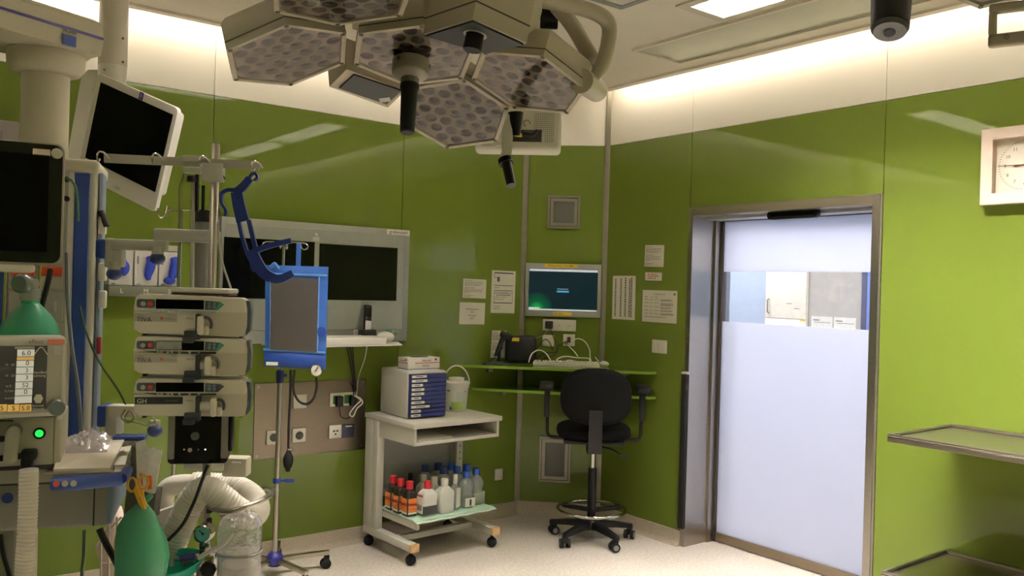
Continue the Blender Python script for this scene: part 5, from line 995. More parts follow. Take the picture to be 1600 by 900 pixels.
sc0 = amq(Md, -85, 541, 73, 643, .0022, .004, 'screen', mat('ventilator_screen', (56, 54, 50), rough=.35, emit=.25), dsp, r=.0004, seg=1)
SW = mat('screen_tile_white', (222, 220, 208), rough=.5, emit=.35); SO = mat('screen_tile_orange', (226, 182, 96), rough=.5, emit=.35)
rows = [(546, 557, SW), (558, 562.5, SO), (563.5, 573, SW), (574, 584, SW), (585, 596, SW), (597, 607, SW), (608, 618, SW), (619, 630, SW)]
for i, (y0, y1, m) in enumerate(rows): amq(Md, 27 - i * .6, y0, 54 - i * .6, y1, .0042, .005, 'reading_tile', m, dsp, r=.0002, seg=1)
amq(Md, 23, 541.5, 54, 545, .0042, .005, 'reading_header', GREYP, dsp, r=.0002, seg=1)
for x0, x1 in ((-60, -12), (-11, 11), (12, 30), (31, 49)): amq(Md, x0, 632, x1, 643, .0042, .005, 'reading_tile', SO, dsp, r=.0002, seg=1)
for t_, px, py, sz in (('6.0', 41, 552, .016), ('0', 43, 567.5, .016), ('3', 42, 579, .014), ('3', 42, 590, .014), ('52', 39.5, 602, .014), ('0', 40, 612.5, .016), ('5.0', 40, 638, .015), ('5', 21, 638, .015), ('5', 3, 638, .015)): p = LP(Md, px, py, .0052); am(MB().text(t_, sz, Md @ T(p.x, p.y, .0053), depth=.0002), 'reading_digit', INK, dsp)
for t_, px, py, sz in (('10', 10, 570, .008), ('20', 20, 570, .008), ('Handbel', 62, 582, .0085), ('atmung', 62, 587, .0085), ('Normal', 59, 634, .008), ('Messung', 59, 638.5, .008), ('10', 10, 587, .008), ('20', 20, 587, .008), ('V.T.', 14, 604, .008), ('V.Min', 14, 611, .008), ('weiter', 15, 622, .008)): p = LP(Md, px, py, .0052); am(MB().text(t_, sz, Md @ T(p.x, p.y, .0053), depth=.0002), 'screen_text', PAPER, dsp)
p = LP(Md, 64, 549, .005); am(MB().tube(spline([(p.x - .014, p.y - .008, .0052), (p.x, p.y + .01, .0052), (p.x + .014, p.y - .008, .0052)], 5), .0012, n=5, M=Md), 'alarm_icon', PAPER, dsp); p = LP(Md, 60, 623, .005); am(MB().prism([(.010 * math.cos(k * PI / 3), .012 * math.sin(k * PI / 3)) for k in range(6)], .0042, .0052, M=Md @ T(p.x, p.y)), 'menu_icon', PAPER, dsp)
p = LP(Md, 88, 534, .003); am(MB().text('effect', .014, Md @ T(LP(Md, 56, 534, .003).x, LP(Md, 56, 534, .003).y, .0008), depth=.0004), 'lettering', INKL, dsp); am(MB().rbox(p.x - .018, p.x + .018, p.y - .006, p.y + .006, .0005, .0022, r=.0005, seg=1, M=Md), 'red_lettering', mat('salmon_print', (214, 120, 100), rough=.6), dsp)
amq(Md, 83, 541, 96, 556, .0022, .0035, 'side_keys', GREYP, dsp, r=.001, seg=1); p = LP(Md, 88, 636, .004); am(MB().lathe([(.019, .002), (.019, .02), (.016, .024), (.001, .024)], 22, M=Md @ T(p.x, p.y)), 'rotary_knob', mat('slate_knob', (96, 104, 100), rough=.45), dsp)
Mv = FR(Dp(45, 690, 2.06), yawx(24))
vb = amq(Mv, -90, 654, 84, 735, -.25, 0, 'breathing_block', AME, r=.006); amq(Mv, -90, 730, 84, 736, -.2, .002, 'block_gap', INK, vb, r=.001, seg=1)
amq(Mv, 84, 655, 95, 738, -.25, -.004, 'side_panel', PEN, vb)
for px in range(0, 20, 3): amq(Mv, px, 656, px + 2, 659, .0002, .002, 'vent_slot', INK, vb, r=.0002, seg=1)
p = LP(Mv, 61.5, 677, .002); am(MB().lathe([(.014, .0002), (.014, .004), (.011, .005), (.001, .005)], 20, M=Mv @ T(p.x, p.y)), 'lamp_bezel', BLACK, vb); am(MB().lathe([(.0095, .004), (.008, .007), (.001, .008)], 18, M=Mv @ T(p.x, p.y)), 'green_lamp', mat('green_led', (30, 220, 70), rough=.3, emit=2.0), vb)
for px, py in ((3, 686), (3, 716), (30, 713)): p = LP(Mv, px, py, .002); am(MB().cyl((p.x, p.y, 0), (p.x, p.y, .003), .0075, n=12, M=Mv), 'port', BLACK, vb)
cyk = glassy('frosted_tube', (214, 210, 192), clear=.3, rough=.2, gloss=.2)
p0 = LP(Mv, 21, 683, .03); am(MB().lathe([(.016, .0), (.016, .03), (.001, .03)], 18, M=Mv @ T(p0.x, p0.y + .012, .0)), 'valve_base', DGREY, vb); am(MB().tube(spline([Mv @ V((p0.x, p0.y + .012, .03)), Mv @ V((p0.x, p0.y + .008, .045)), Mv @ V((p0.x - .002, p0.y - .03, .05)), Mv @ V((p0.x - .003, p0.y - .05, .048))], 4), .0155, n=14), 'valve_tube', cyk, vb)
amq(Mv, 31, 706, 56, 720, .0, .05, 'black_elbow', BLACK, vb, r=.006); amq(Mv, 31, 716, 50, 740, .01, .05, 'black_elbow_outlet', BLACK, vb, r=.008)
def corr(pts, r0, pitch=.009, amp=.1, k=10, n=16):
    P = spline(pts, k); L = [0]
    for a, b in zip(P, P[1:]): L.append(L[-1] + (b - a).length)
    m = int(L[-1] / (pitch / 4)); out = []; j = 0
    for i in range(m + 1):
        t = L[-1] * i / m
        while j < len(L) - 2 and L[j + 1] < t: j += 1
        f_ = (t - L[j]) / max(1e-9, L[j + 1] - L[j]); out.append(P[j].lerp(P[j + 1], min(1, f_)))
    rr = [r0 * (1 + amp * (1, .35, -1, .35)[i % 4]) for i in range(len(out))]
    return MB().tube(out, rr, n=n)
HOSE = mat('white_hose_plastic', (214, 206, 188), rough=.45, var=.03)
ho = corr([Dp(45, 738, 2.0), Dp(44, 790, 1.99), Dp(41, 850, 1.98), Dp(37, 920, 1.98), Dp(36, 1000, 1.98), Dp(34, 1090, 2.0), Dp(10, 1150, 2.05), Dp(-40, 1150, 2.12), Dp(-70, 1080, 2.18), Dp(-78, 980, 2.22), Dp(-80, 860, 2.22), Dp(-80, 800, 2.25)], .0205, pitch=.0085, amp=.05)
hs_ = thing('breathing_hose', 'white corrugated breathing hose hanging from the black elbow', 'hose', FR(Dp(45, 738, 2.0), (1, 0, 0), (0, 1, 0))); ho.go('hose', HOSE, hs_, world=True); MB().cyl(Dp(45, 733, 2.0), Dp(45, 760, 2.0), .0205, n=16).go('cuff', WHITE, hs_, world=True)
Mb2 = FR(Dp(80, 780, 2.15), yawx(18))
bb = amq(Mb2, -120, 736, 172, 830, -.45, 0, 'base_cabinet', AMD, r=.012, seg=3); amq(Mb2, -120, 736, 82, 757, .0002, .003, 'upper_fascia', AME, bb, r=.001, seg=1)
amq(Mb2, -120, 758.5, 82, 760, .0002, .0035, 'drawer_gap', INK, bb, r=.0003, seg=1); amq(Mb2, 145.5, 758, 148, 822, .0002, .0012, 'door_gap', INK, bb, r=.0003, seg=1); amq(Mb2, 166, 760, 175, 820, -.3, .001, 'blue_edge', mat('blue_grey_edge', (120, 140, 164), rough=.4), bb, r=.006)
p = LP(Mb2, 12, 778); am(MB().lathe([(.013, .0002), (.013, .003), (.001, .003)], 20, M=Mb2 @ T(p.x, p.y)), 'blue_badge', PENB, bb)
amq(Mb2, 70, 735, 205, 739, -.34, .02, 'worktop', PEN, bb, r=.003)
# sloping white tray front, blue grab rail with keys
T0 = [Dp(84, 733, 2.02), Dp(172, 731, 2.10), Dp(194, 687, 2.36), Dp(96, 690, 2.34)]
sh_ = MB().add([*T0, *[p + V((0, 0, -.006)) for p in T0]], [(0, 1, 2, 3), (7, 6, 5, 4), (0, 4, 5, 1), (1, 5, 6, 2), (2, 6, 7, 3), (3, 7, 4, 0)]); am(sh_, 'white_tray', mat('tray_white', (222, 212, 192), rough=.45), bb)
rail = am(MB().tube([Dp(84, 756, 2.03), Dp(110, 755, 2.03), Dp(150, 752, 2.05), Dp(190, 748, 2.08)], [.018, .019, .017, .016], n=14).tube([Dp(190, 748, 2.08), Dp(197, 740, 2.12), Dp(199, 735, 2.16)], .013, n=10), 'grab_rail', mat('grab_blue', (44, 68, 134), rough=.4), bb)
for i, px in enumerate((88, 101.5, 115)): am(MB().cyl(Dp(px, 756 - i * .3, 2.014), Dp(px, 756 - i * .3, 2.007), .0072, n=14), 'rail_key', (mat('red_key', (206, 90, 80), rough=.4), GREYP, GREYP)[i], rail)
fm = am(MB().tube([Dp(180, 694, 2.36), Dp(211, 690, 2.38)], .010, n=8).tube([Dp(212, 690, 2.38), Dp(204, 712, 2.26), Dp(198, 734, 2.16)], .0065, n=8).tube([Dp(178, 732, 2.14), Dp(200, 731, 2.16)], .008, n=8), 'side_frame', STEEL, bb)
am(MB().rbox(-.025, .06, -.006, .008, -.02, .02, r=.004, M=FR(Dp(193, 684, 2.38), yawx(10))), 'frame_cap', PENB, fm)
bc = Dp(20, 828, 2.3); Mgl = Matrix.Translation((bc.x, bc.y, 0)) @ Matrix.Rotation(-YAW + math.radians(18), 4, 'Z')
am(MB().rbox(-.022, .008, -.02, .02, .12, bc.z + .02, r=.003, M=Mgl), 'leg', AMD, bb); am(MB().rbox(.048, .056, .0, .03, .12, bc.z + .02, r=.002, M=Mgl), 'leg', PEN, bb); am(MB().rbox(-.30, -.26, -.02, .02, .12, bc.z + .02, r=.003, M=Mgl), 'leg', AMD, bb)
am(MB().rbox(-.34, .20, -.06, .40, .08, .12, r=.01, M=Mgl), 'chassis', AMD, bb)
for cx_, cy_ in ((-.30, -.02), (.16, -.02), (-.30, .36), (.16, .36)): am(MB().cyl((cx_ - .02, cy_, .04), (cx_ + .02, cy_, .04), .04, n=16, M=Mgl), 'caster', RUBBER, bb)
for i, (pts, r_) in enumerate((([(0, 835, 2.25), (6, 870, 2.25), (15, 905, 2.25), (20, 960, 2.25), (22, 1150, 2.25), (10, 1300, 2.25)], .006), ([(132, 828, 2.3), (131, 870, 2.3), (128, 900, 2.3), (126, 960, 2.3), (120, 1150, 2.3), (90, 1290, 2.3)], .005), ([(155, 826, 2.2), (166, 850, 2.2), (178, 872, 2.2), (190, 900, 2.2), (200, 960, 2.2), (205, 1100, 2.25), (190, 1290, 2.3)], .0085))): dcable('black_cable', pts, r_, (BLACK, GRC, BLACK)[i], ('black cable hanging at the lower left edge under the machine', 'thin dark green cable hanging under the machine', 'thick black hose running from the machine behind the green bag')[i], 'cables below the machine')
pb_ = thing('plastic_bag', 'crumpled clear plastic bag lying on the white machine tray', 'plastic bag', FR(Dp(135, 690, 2.22), (1, 0, 0), (0, 1, 0)))
cr = MB(); nn = 14; vs = []
for j in range(nn + 1):
    for i in range(nn + 1):
        u, v = i / nn, j / nn; b_ = T0[0].lerp(T0[1], u * .7 + .12).lerp(T0[3].lerp(T0[2], u * .72 + .12), .45 + .55 * v); vs.append(b_ + V((0, 0, .006 + .03 * random.random() * math.sin(PI * u) * math.sin(PI * v) + .02 * math.sin(PI * v))))
cr.add(vs, [(j * (nn + 1) + i, j * (nn + 1) + i + 1, (j + 1) * (nn + 1) + i + 1, (j + 1) * (nn + 1) + i) for j in range(nn) for i in range(nn)]).go('film', glassy('crumpled_film', (222, 216, 220), clear=.5, rough=.12, gloss=.4, bump=.5), pb_, world=True, smooth=25)
# ---- resuscitation bags
TEAL = mat('teal_silicone', (66, 164, 128), rough=.35, var=.06, scale=5, trans=.0); GBAG = mat('green_bag_rubber', (64, 138, 100), rough=.5, var=.08, scale=6)
c_ = Dp(46, 523, 2.3); rs = thing('resuscitator_bag', 'shiny teal resuscitator bag with clear valve behind the machine display', 'breathing bag', FR(c_, (1, 0, 0), (0, 1, 0)))
zt_ = Dp(46, 474, 2.3).z - c_.z; MB().lathe([(.001, -.10), (.03, -.10), (.062, -.06), (.074, 0), (.066, .03), (.050, .055), (.030, zt_ - .008), (.023, zt_), (.023, zt_ + .01), (.001, zt_ + .01)], 28).go('bag', TEAL, rs)
VAL = glassy('cloudy_valve', (214, 214, 206), clear=.35, rough=.12, gloss=.4); MB().lathe([(.024, zt_ + .008), (.026, zt_ + .018), (.026, zt_ + .038), (.018, zt_ + .042), (.001, zt_ + .042)], 20).go('neck_ring', VAL, rs)
vc = Dp(36, 443, 2.27) - c_; Mz = FR(vc, CX); MB().lathe([(.001, -.02), (.022, -.02), (.026, -.012), (.026, .012), (.02, .02), (.001, .02)], 22, M=Mz).go('valve_disc', glassy('grey_green_valve', (130, 150, 140), clear=.2, rough=.1, gloss=.4), rs); MB().cyl(vc + CX * .015, vc + CX * .036, .014, n=14).go('valve_port', VAL, rs)
c_ = Dp(220, 850, 2.14); gb_ = thing('green_breathing_bag', 'hanging matt green breathing bag at the bottom of the photo', 'breathing bag', FR(c_, (1, 0, 0), (0, 1, 0)))
zq = lambda py: Dp(220, py, 2.14).z - c_.z; prof = [(.001, 955), (.03, 948), (.052, 925), (.0625, 895), (.066, 868), (.0625, 845), (.053, 822), (.037, 803), (.021, 792), (.012, 786), (.009, 782), (.001, 781)]
rings = []
for r_, py in prof:
    rings.append([CX * (r_ * math.cos(2 * PI * i / 28) * (1 + .05 * math.sin(3 * 2 * PI * i / 28 + py * .05))) + CF * (r_ * .8 * math.sin(2 * PI * i / 28)) + V((0, 0, zq(py))) + CX * (.004 * math.sin(py * .06)) for i in range(28)])
MB().loft(rings).go('bag', GBAG, gb_, smooth=70); MB().tube(spline([CX * .004 + V((0, 0, zq(785))), CX * .015 + V((0, 0, zq(778))), CX * .024 + V((0, 0, zq(773)))], 4), [.008] * 5 + [.008, .008, .007, .006], n=8).go('tail', GBAG, gb_)
sc3 = thing('yellow_scissors', 'yellow plastic clamp scissors hanging from the machine side frame', 'scissors', FR(Dp(214, 755, 2.12), yawx(0))); Ms = MW[sc3]
def sq(px, py): p = LP(Ms, px, py); return V((p.x, p.y, 0))
YSC = mat('mustard_plastic', (206, 158, 44), rough=.4)
for cx_, cy_, a in ((207, 757, 1), (224, 753, -1)):
    c0 = sq(cx_, cy_); MB().tube([c0 + V((.011 * math.cos(2 * PI * i / 20), .017 * math.sin(2 * PI * i / 20), .003 * a)) for i in range(20)], .0032, n=8, closed=True).go('finger_ring', YSC, sc3)
MB().prism([sq(*p)[:2] for p in ((209, 764), (214, 757), (224, 782), (228, 795), (224, 795), (217, 785))], -.002, .005, M=Matrix.Identity(4)).go('blade', YSC, sc3); MB().prism([sq(*p)[:2] for p in ((222, 762), (216, 760), (219, 785), (226, 797), (228, 792), (224, 778))], -.008, -.003).go('blade', YSC, sc3); p = sq(221, 778); MB().cyl((p.x, p.y, .005), (p.x, p.y, .007), .003, n=10).go('rivet', SCREW, sc3)
# ---- grey holder with catheter packs
Mho = FR(Dp(222, 770, 2.22), yawx(6)) @ RZ(3); hb_ = thing('catheter_holder', 'dark grey open bin for catheter packs beside the machine', 'holder', Mho)
def hoq(px, py): p = LP(Mho, px, py); return (p.x, p.y)
MB().prism([hoq(*p) for p in ((206, 696), (214, 700), (213, 768), (244, 768), (239, 812), (193, 806))], -.055, 0).go('bin', mat('bin_grey', (86, 86, 78), rough=.5), hb_)
PK = mat('clear_packaging', (236, 233, 226), rough=.22, var=.12, scale=40, bump=.5)
for k, (pix, off) in enumerate((((( 214, 690), (228, 686), (234, 706), (232, 766), (216, 764)), .006), (((226, 704), (243, 698), (246, 704), (240, 766), (226, 766)), .014), (((236, 698), (258, 701), (256, 712), (246, 768), (234, 766)), .022))):
    t = thing('catheter_pack', 'clear packed catheter in the grey bin, %s' % ('left one, curling at the top', 'middle one', 'right one, reaching highest to the right')[k], 'packaging', Mho @ T(0, 0, off), group='catheter packs')
    MB().prism([hoq(*p) for p in pix], -.003, .003).go('pouch', PK, t)
    if k != 1: p = hoq(*((224, 748), (239, 750))[k // 2]); MB().rbox(p[0] - .0055, p[0] + .0055, p[1] - .018, p[1] + .018, .003, .009, r=.003, M=T(0, 0, 0)).go('orange_connector', mat('orange_connector', (214, 84, 40), rough=.4), t)
# ---- wire basket with tissue
wb_ = thing('wire_basket', 'wire basket on the wall side holding a crumpled white cloth', 'basket', FR(Dp(172, 860, 2.9), (1, 0, 0), (0, 1, 0)))
for x in (158, 170.5, 183): MB().tube([Dp(x, 808 if x > 160 else 845, 2.88), Dp(x - 1.5, 1000, 2.88)], .0035, n=6).go('wire', STEEL, wb_, world=True)
for y in (808, 880, 950): MB().tube([Dp(156, y + (36 if y == 808 else 0), 2.885), Dp(190, y, 2.9)], .0035, n=6).go('wire', STEEL, wb_, world=True)
wq0 = Dp(172, 900, 2.93); MB().lathe([(.001, 0), (.14, 0), (.14, .015), (.012, .03), (.012, Dp(172, 1000, 2.93).z), (.05, Dp(172, 1000, 2.93).z + .004), (.001, Dp(172, 1000, 2.93).z + .006)], 18, M=T(wq0.x, wq0.y, 0)).go('stand', STEEL, wb_, world=True)
cl2 = thing('crumpled_cloth', 'crumpled pale cloth hanging over the wire basket', 'cloth', FR(Dp(172, 830, 2.93), (1, 0, 0), (0, 1, 0))); cv = MB(); rings = []
for py, x0, x1 in ((794, 176, 186), (800, 172, 190), (815, 170, 192), (835, 162, 194), (850, 150, 196), (854, 148, 194), (880, 158, 192), (920, 160, 192), (990, 160, 190)):
    a, b = Dp(x0, py, 2.95), Dp(x1, py, 2.95); rings.append([a.lerp(b, .5 + .5 * math.cos(2 * PI * i / 16)) + CF * (.03 * math.sin(2 * PI * i / 16) + .008 * random.random()) for i in range(16)])
cv.loft(rings).go('cloth', mat('pale_pink_cloth', (224, 206, 194), rough=.9, bump=.6, scale=25), cl2, world=True, smooth=40)
# ================================================================== infusion pump tower
DT = 2.38
tb = Dp(321, 800, DT); TW = thing('pump_tower', 'steel pole of the pump tower with grey hook bar and clamp block', 'pole', T(tb.x, tb.y, 0))
def tz(py): return Dp(324, py, DT).z
def tw(mb, n, m, par=None): return mb.go(n, m, par or TW, world=True)
tw(MB().lathe([(.0115, .12), (.0115, tz(226)), (.009, tz(224)), (.001, tz(224))], 18, M=T(tb.x, tb.y, 0)), 'pole', STEEL)
for k in range(5):
    a = math.radians(20 + 72 * k); lg = tw(MB().rbox(0, .28, -.014, .014, .07, .11, r=.004, M=T(tb.x, tb.y, 0) @ RZ(20 + 72 * k)), 'leg', STEELH); MB().cyl((tb.x + .27 * math.cos(a), tb.y + .27 * math.sin(a), .0), (tb.x + .27 * math.cos(a), tb.y + .27 * math.sin(a), .07), .03, n=14).go('caster', RUBBER, lg, world=True)
tw(MB().lathe([(.04, .06), (.04, .13), (.014, .15)], 16, M=T(tb.x, tb.y, 0)), 'hub', DGREY)
Mt = FR(Dp(321, 450, DT - .02), yawx(0))
def tq(x0, y0, x1, y1, z0, z1, n, m, par=None, r=.003, seg=2, M=Mt): t = MB(); bxq(t, M, x0, y0, x1, y1, z0, z1, r=r, seg=seg); return tw(MB().add(t.v, t.f, M), n, m, par)
bp = [LP(Mt, *p) for p in ((163, 240), (400, 252), (408, 257), (404, 267), (380, 264), (163, 254))]
bar = tw(MB().prism([(p.x, p.y) for p in bp], -.004, .003, M=Mt), 'hook_bar', mat('bar_grey', (178, 174, 160), rough=.4, metal=.3))
tq(284, 243, 315, 252, -.02, .012, 'bar_clamp', PENG, bar); tq(284, 262, 314, 270, -.02, .012, 'bar_clamp', PENG, bar); tq(314, 254, 347, 283, -.016, .012, 'clamp_block', PENG, bar)
tw(MB().cyl(Mt @ V((LP(Mt, 347, 272).x, LP(Mt, 347, 272).y, 0)), Mt @ V((LP(Mt, 352, 280).x, LP(Mt, 352, 280).y, 0)), .002, n=6), 'set_screw', BLACK, bar)
for px, py in ((163, 247), (248, 250), (321, 254), (402, 262)):
    p = LP(Mt, px, py); P = [V((p.x + .016, p.y - .002, .004)), V((p.x + .006, p.y + .012, .012)), V((p.x - .003, p.y + .014, .022)), V((p.x - .006, p.y + .004, .028)), V((p.x - .005, p.y - .010, .028)), V((p.x, p.y - .013, .03)), V((p.x + .003, p.y - .006, .032))]
    tw(MB().tube(spline([Mt @ q_ for q_ in P], 4), .0026, n=8), 'hook', CHROME, bar)
# devices hanging on the pole behind the pumps
tw(MB().tube([Dp(299, 275, DT + .03), Dp(299, 284, DT + .03)], [.012, .013], n=12), 'star_knob', BLACK); tw(MB().tube([Dp(306, 288, DT + .05), Dp(305, 292, DT + .05)], .012, n=12), 'star_knob', BLACK)
for a, b, r_, m in (((308, 268, DT + .04), (308, 330, DT + .04), .006, BLACK), ((302, 284, DT + .04), (300, 450, DT + .04), .006, PENG), ((318, 290, DT + .06), (317, 330, DT + .06), .005, BLACK)): tw(MB().tube([Dp(*a), Dp(*b)], r_, n=8), 'rod', m)
dv = thing('grey_cylinder', 'grey flow device with black collar hanging behind the tower pole', 'medical device', FR(Dp(318, 400, DT + .09), (1, 0, 0), (0, 1, 0)))
c_ = Dp(318, 400, DT + .09); cz = lambda py: Dp(318, py, DT + .09).z - c_.z
MB().lathe([(.001, cz(452)), (.026, cz(452)), (.026, cz(350)), (.022, cz(344)), (.001, cz(344))], 22).go('body', MGREY, dv); MB().lathe([(.031, cz(347)), (.033, cz(344)), (.033, cz(334)), (.028, cz(329)), (.001, cz(329))], 22).go('collar', BLACK, dv)
MB().rbox(.026, .042, -.01, .012, cz(366), cz(322), r=.004, M=Matrix.Rotation(-YAW, 4, 'Z')).go('side_clip', BLACK, dv)
dcable('grey_cable', [(288, 272, DT + .02), (281, 300, DT + .03), (283, 350, DT + .05), (281, 400, DT + .06), (280, 450, DT + .06)], .0028, mat('olive_cable'), 'thin greyish cable hanging left of the tower pole', 'cables at the pump tower'); dcable('grey_cable', [(336, 290, DT), (340, 340, DT), (345, 400, DT), (362, 455, DT)], .003, PENG, 'pale cable slanting down right of the tower pole', 'cables at the pump tower')
# slim stand with hooks behind
sl = thing('slim_stand', 'slim chrome stand with small hooks behind the pump tower', 'stand', T(Dp(280, 420, 3.2).x, Dp(280, 420, 3.2).y, 0)); s0 = MW[sl].translation
MB().lathe([(.008, .02), (.008, Dp(280, 328, 3.2).z)], 10).go('pole', CHROME, sl); MB().lathe([(.15, 0), (.15, .02), (.02, .035), (.001, .035)], 20).go('base', STEEL, sl)
MB().tube(spline([Dp(300, 329, 3.2), Dp(280, 329, 3.2), Dp(262, 329, 3.19), Dp(256, 336, 3.18), Dp(259, 330, 3.17), Dp(261, 322, 3.16)], 4), .003, n=6).go('hook', CHROME, sl, world=True); MB().tube(spline([Dp(262, 331, 3.18), Dp(252, 340, 3.16), Dp(247, 334, 3.15), Dp(247, 325, 3.15)], 4), .003, n=6).go('hook', CHROME, sl, world=True)
# ---- the three pumps
PUB = mat('pump_beige', (206, 198, 178), rough=.4, var=.02); PUL = mat('pump_light', (222, 216, 198), rough=.38, var=.02); PUS = mat('pump_slate', (72, 80, 84), rough=.4); PUD = mat('pump_charcoal', (46, 50, 52), rough=.45)
def pump(y0, y1, nm, tiva, plx, lit):
    M = FR(Dp(296, (y0 + y1) / 2, 2.25), yawx(13)); t = thing('syringe_pump', nm, 'pump', M, group='syringe pumps of the tower')
    W0, W1 = LP(M, 209, (y0 + y1) / 2).x, LP(M, 386, (y0 + y1) / 2).x; H0, H1 = LP(M, 296, y1).y, LP(M, 296, y0).y; Wt, Ht = W1 - W0, H1 - H0
    X = lambda u: W0 + u * Wt
    Y = lambda v: H1 - v * Ht
    prof = [(X(.02), Y(.06)), (X(.05), Y(0)), (X(.95), Y(.05)), (X(.985), Y(.10)), (X(1.0), Y(.32)), (X(1.0), Y(.72)), (X(.985), Y(.96)), (X(.96), Y(1.0)), (X(.06), Y(.96)), (X(.01), Y(.88)), (X(.0), Y(.38)), (X(.006), Y(.3))]
    MB().prism(prof, -.09, -.006).go('case', PUB, t)
    MB().prism([(X(.02), Y(.07)), (X(.05), Y(.015)), (X(.95), Y(.06)), (X(.975), Y(.12)), (X(.99), Y(.36)), (X(.99), Y(.40)), (X(.5), Y(.405)), (X(.003), Y(.39)), (X(.008), Y(.3))], -.006, .010).go('upper_front', PUL, t)
    MB().prism([(X(.004), Y(.42)), (X(.545), Y(.42)), (X(.545), Y(.96)), (X(.06), Y(.94)), (X(.012), Y(.86))], -.006, .006).go('lower_front', PUL, t)
    MB().prism([(X(.965), Y(.1)), (X(1.02), Y(.12)), (X(1.035), Y(.4)), (X(1.03), Y(.85)), (X(.99), Y(.98))], -.085, -.008).go('end_cap', PUS, t)
    MB().rprism(X(.03), X(.19), Y(.325), Y(.12), .010, .0125, .006).go('key_field', PUS, t)
    for u, m in ((.085, GREYP), (.145, mat('red_button', (208, 62, 44), rough=.4))): MB().lathe([(.0062, 0), (.006, .002), (.001, .003)], 14, M=T(X(u), Y(.235), .0124)).go('button', m, t)
    MB().box(X(.195), X(.615), Y(.345), Y(.115), .0102, .0120).go('display', SCREEN, t)
    if lit: MB().box(X(.20), X(.42), Y(.335), Y(.125), .0122, .0128).go('display_glare', mat('painted_glare', (214, 216, 220), rough=.25, metal=.6, var=.2, scale=60), t)  # pale silver patch paints the reflected glare onto the display
    MB().prism([(X(.625), Y(.125)), (X(.76), Y(.15)), (X(.795), Y(.21)), (X(.74), Y(.35)), (X(.625), Y(.35))], .0102, .0122).go('keypad', PUS, t)
    for u in (.66, .705):
        for v in (.2, .285): MB().lathe([(.0046, 0), (.004, .0014), (.001, .002)], 10, M=T(X(u), Y(v), .0121)).go('key', mat('slate_key', (110, 128, 128), rough=.4), t)
    if tiva: MB().prism([(X(.755), Y(.155)), (X(.79), Y(.21)), (X(.74), Y(.34)), (X(.72), Y(.34))], .0124, .0136).go('green_key', mat('green_key', (58, 146, 104), rough=.4), t)
    MB().prism([(X(.08), Y(.375)), (X(.73), Y(.385)), (X(.72), Y(.43)), (X(.4), Y(.44)), (X(.2), Y(.42))], .0102, .0112).go('key_strip', mat('strip_silver', (170, 178, 184), rough=.3) if lit is None else PUD, t)
    for u in (.215, .245, .30, .335, .40, .49, .57): MB().lathe([(.0036, 0), (.001, .0015)], 10, M=T(X(u), Y(.405), .0112)).go('soft_key', GREYP, t)
    if tiva:
        MB().box(X(.01), X(.38), Y(.66), Y(.45), .0062, .0066).go('label_field', mat('pump_label_grey', (178, 172, 156), rough=.5), t); MB().text('TIVA', .017, T(X(.095), Y(.62), .007), depth=.0004).go('lettering', INK, t); MB().text('Asena', .006, T(X(.07), Y(.52), .007), depth=.0003).go('lettering', INKL, t)
        MB().lathe([(.004, 0), (.001, .0006)], 14, M=T(X(.245), Y(.58), .0067)).go('logo', mat('coral_logo', (206, 84, 60), rough=.5), t); MB().text('CareFusion', .0072, T(X(.315), Y(.585), .007), depth=.0003).go('lettering', INKL, t)
    else:
        MB().box(X(.012), X(.43), Y(.66), Y(.48), .0062, .0068).go('label_field', mat('black_label', (44, 48, 50), rough=.4), t); MB().text('GH', .017, T(X(.075), Y(.585), .0072), depth=.0004).go('lettering', PAPER, t); MB().text('CareFusion', .0072, T(X(.33), Y(.57), .0072), depth=.0003).go('lettering', INKL, t)
    MB().text('Alaris', .008, T(X(.49), Y(.57), .0066), depth=.0003).go('lettering', INKL, t)
    MB().rprism(X(.545), X(.585), Y(.95), Y(.45), -.006, .016, .004).rprism(X(.45), X(.59), Y(1.08), Y(.86), -.006, .020, .003).go('syringe_clamp', PUD, t); MB().rprism(X(.44), X(.54), Y(1.16), Y(1.02), -.004, .024, .003).go('clamp_foot', PUD, t)
    MB().cyl((X(.58), Y(.72), .004), (X(plx), Y(.72), .004), .012, n=14).go('plunger_rail', GREYP, t)
    MB().rbox(X(plx - .04), X(plx + .02), Y(.97), Y(.5), -.004, .022, r=.006).rbox(X(plx + .015), X(plx + .065), Y(.97), Y(.74), -.004, .016, r=.005).go('plunger_head', PUL, t)
    MB().tube(spline([(X(plx + .02), Y(.53), .016), (X(plx + .065), Y(.56), .014), (X(plx + .085), Y(.68), .012), (X(plx + .08), Y(.8), .010)], 4), .004, n=8).go('lever', PUD, t)
    for u in (.07, .93): MB().box(X(u), X(u + .03), Y(1.03), Y(.97), -.05, -.012).go('foot', BLACK, t)
    return t
pump(461, 525, 'uppermost beige syringe pump of the tower, dark display', True, .60, None); pump(525.5, 587, 'middle beige syringe pump of the tower with bright glare on its display', True, .665, True); pump(590, 652, 'lowest beige syringe pump of the tower with black name strip', False, .715, False)
wt = thing('white_docking_lid', 'white flat cap lying on top of the pump stack', 'lid', FR(Dp(312, 455, 2.30), yawx(-1))); Mx = MW[wt]; a = LP(Mx, 265, 455).x; b = LP(Mx, 358, 455).x
MB().rbox(a, b, LP(Mx, 312, 458).y, LP(Mx, 312, 450).y, -.08, .0, r=.005).go('cap', WHITE, wt); MB().rbox(a + .004, b - .002, LP(Mx, 312, 461.5).y, LP(Mx, 312, 458.2).y, -.075, -.003, r=.002).go('base_strip', mat('dark_red_brown', (70, 40, 36), rough=.5), wt)
Mk = FR(Dp(310, 688, 2.29), yawx(13)); bk = thing('docking_unit', 'black and silver power unit below the three syringe pumps', 'power unit', Mk)
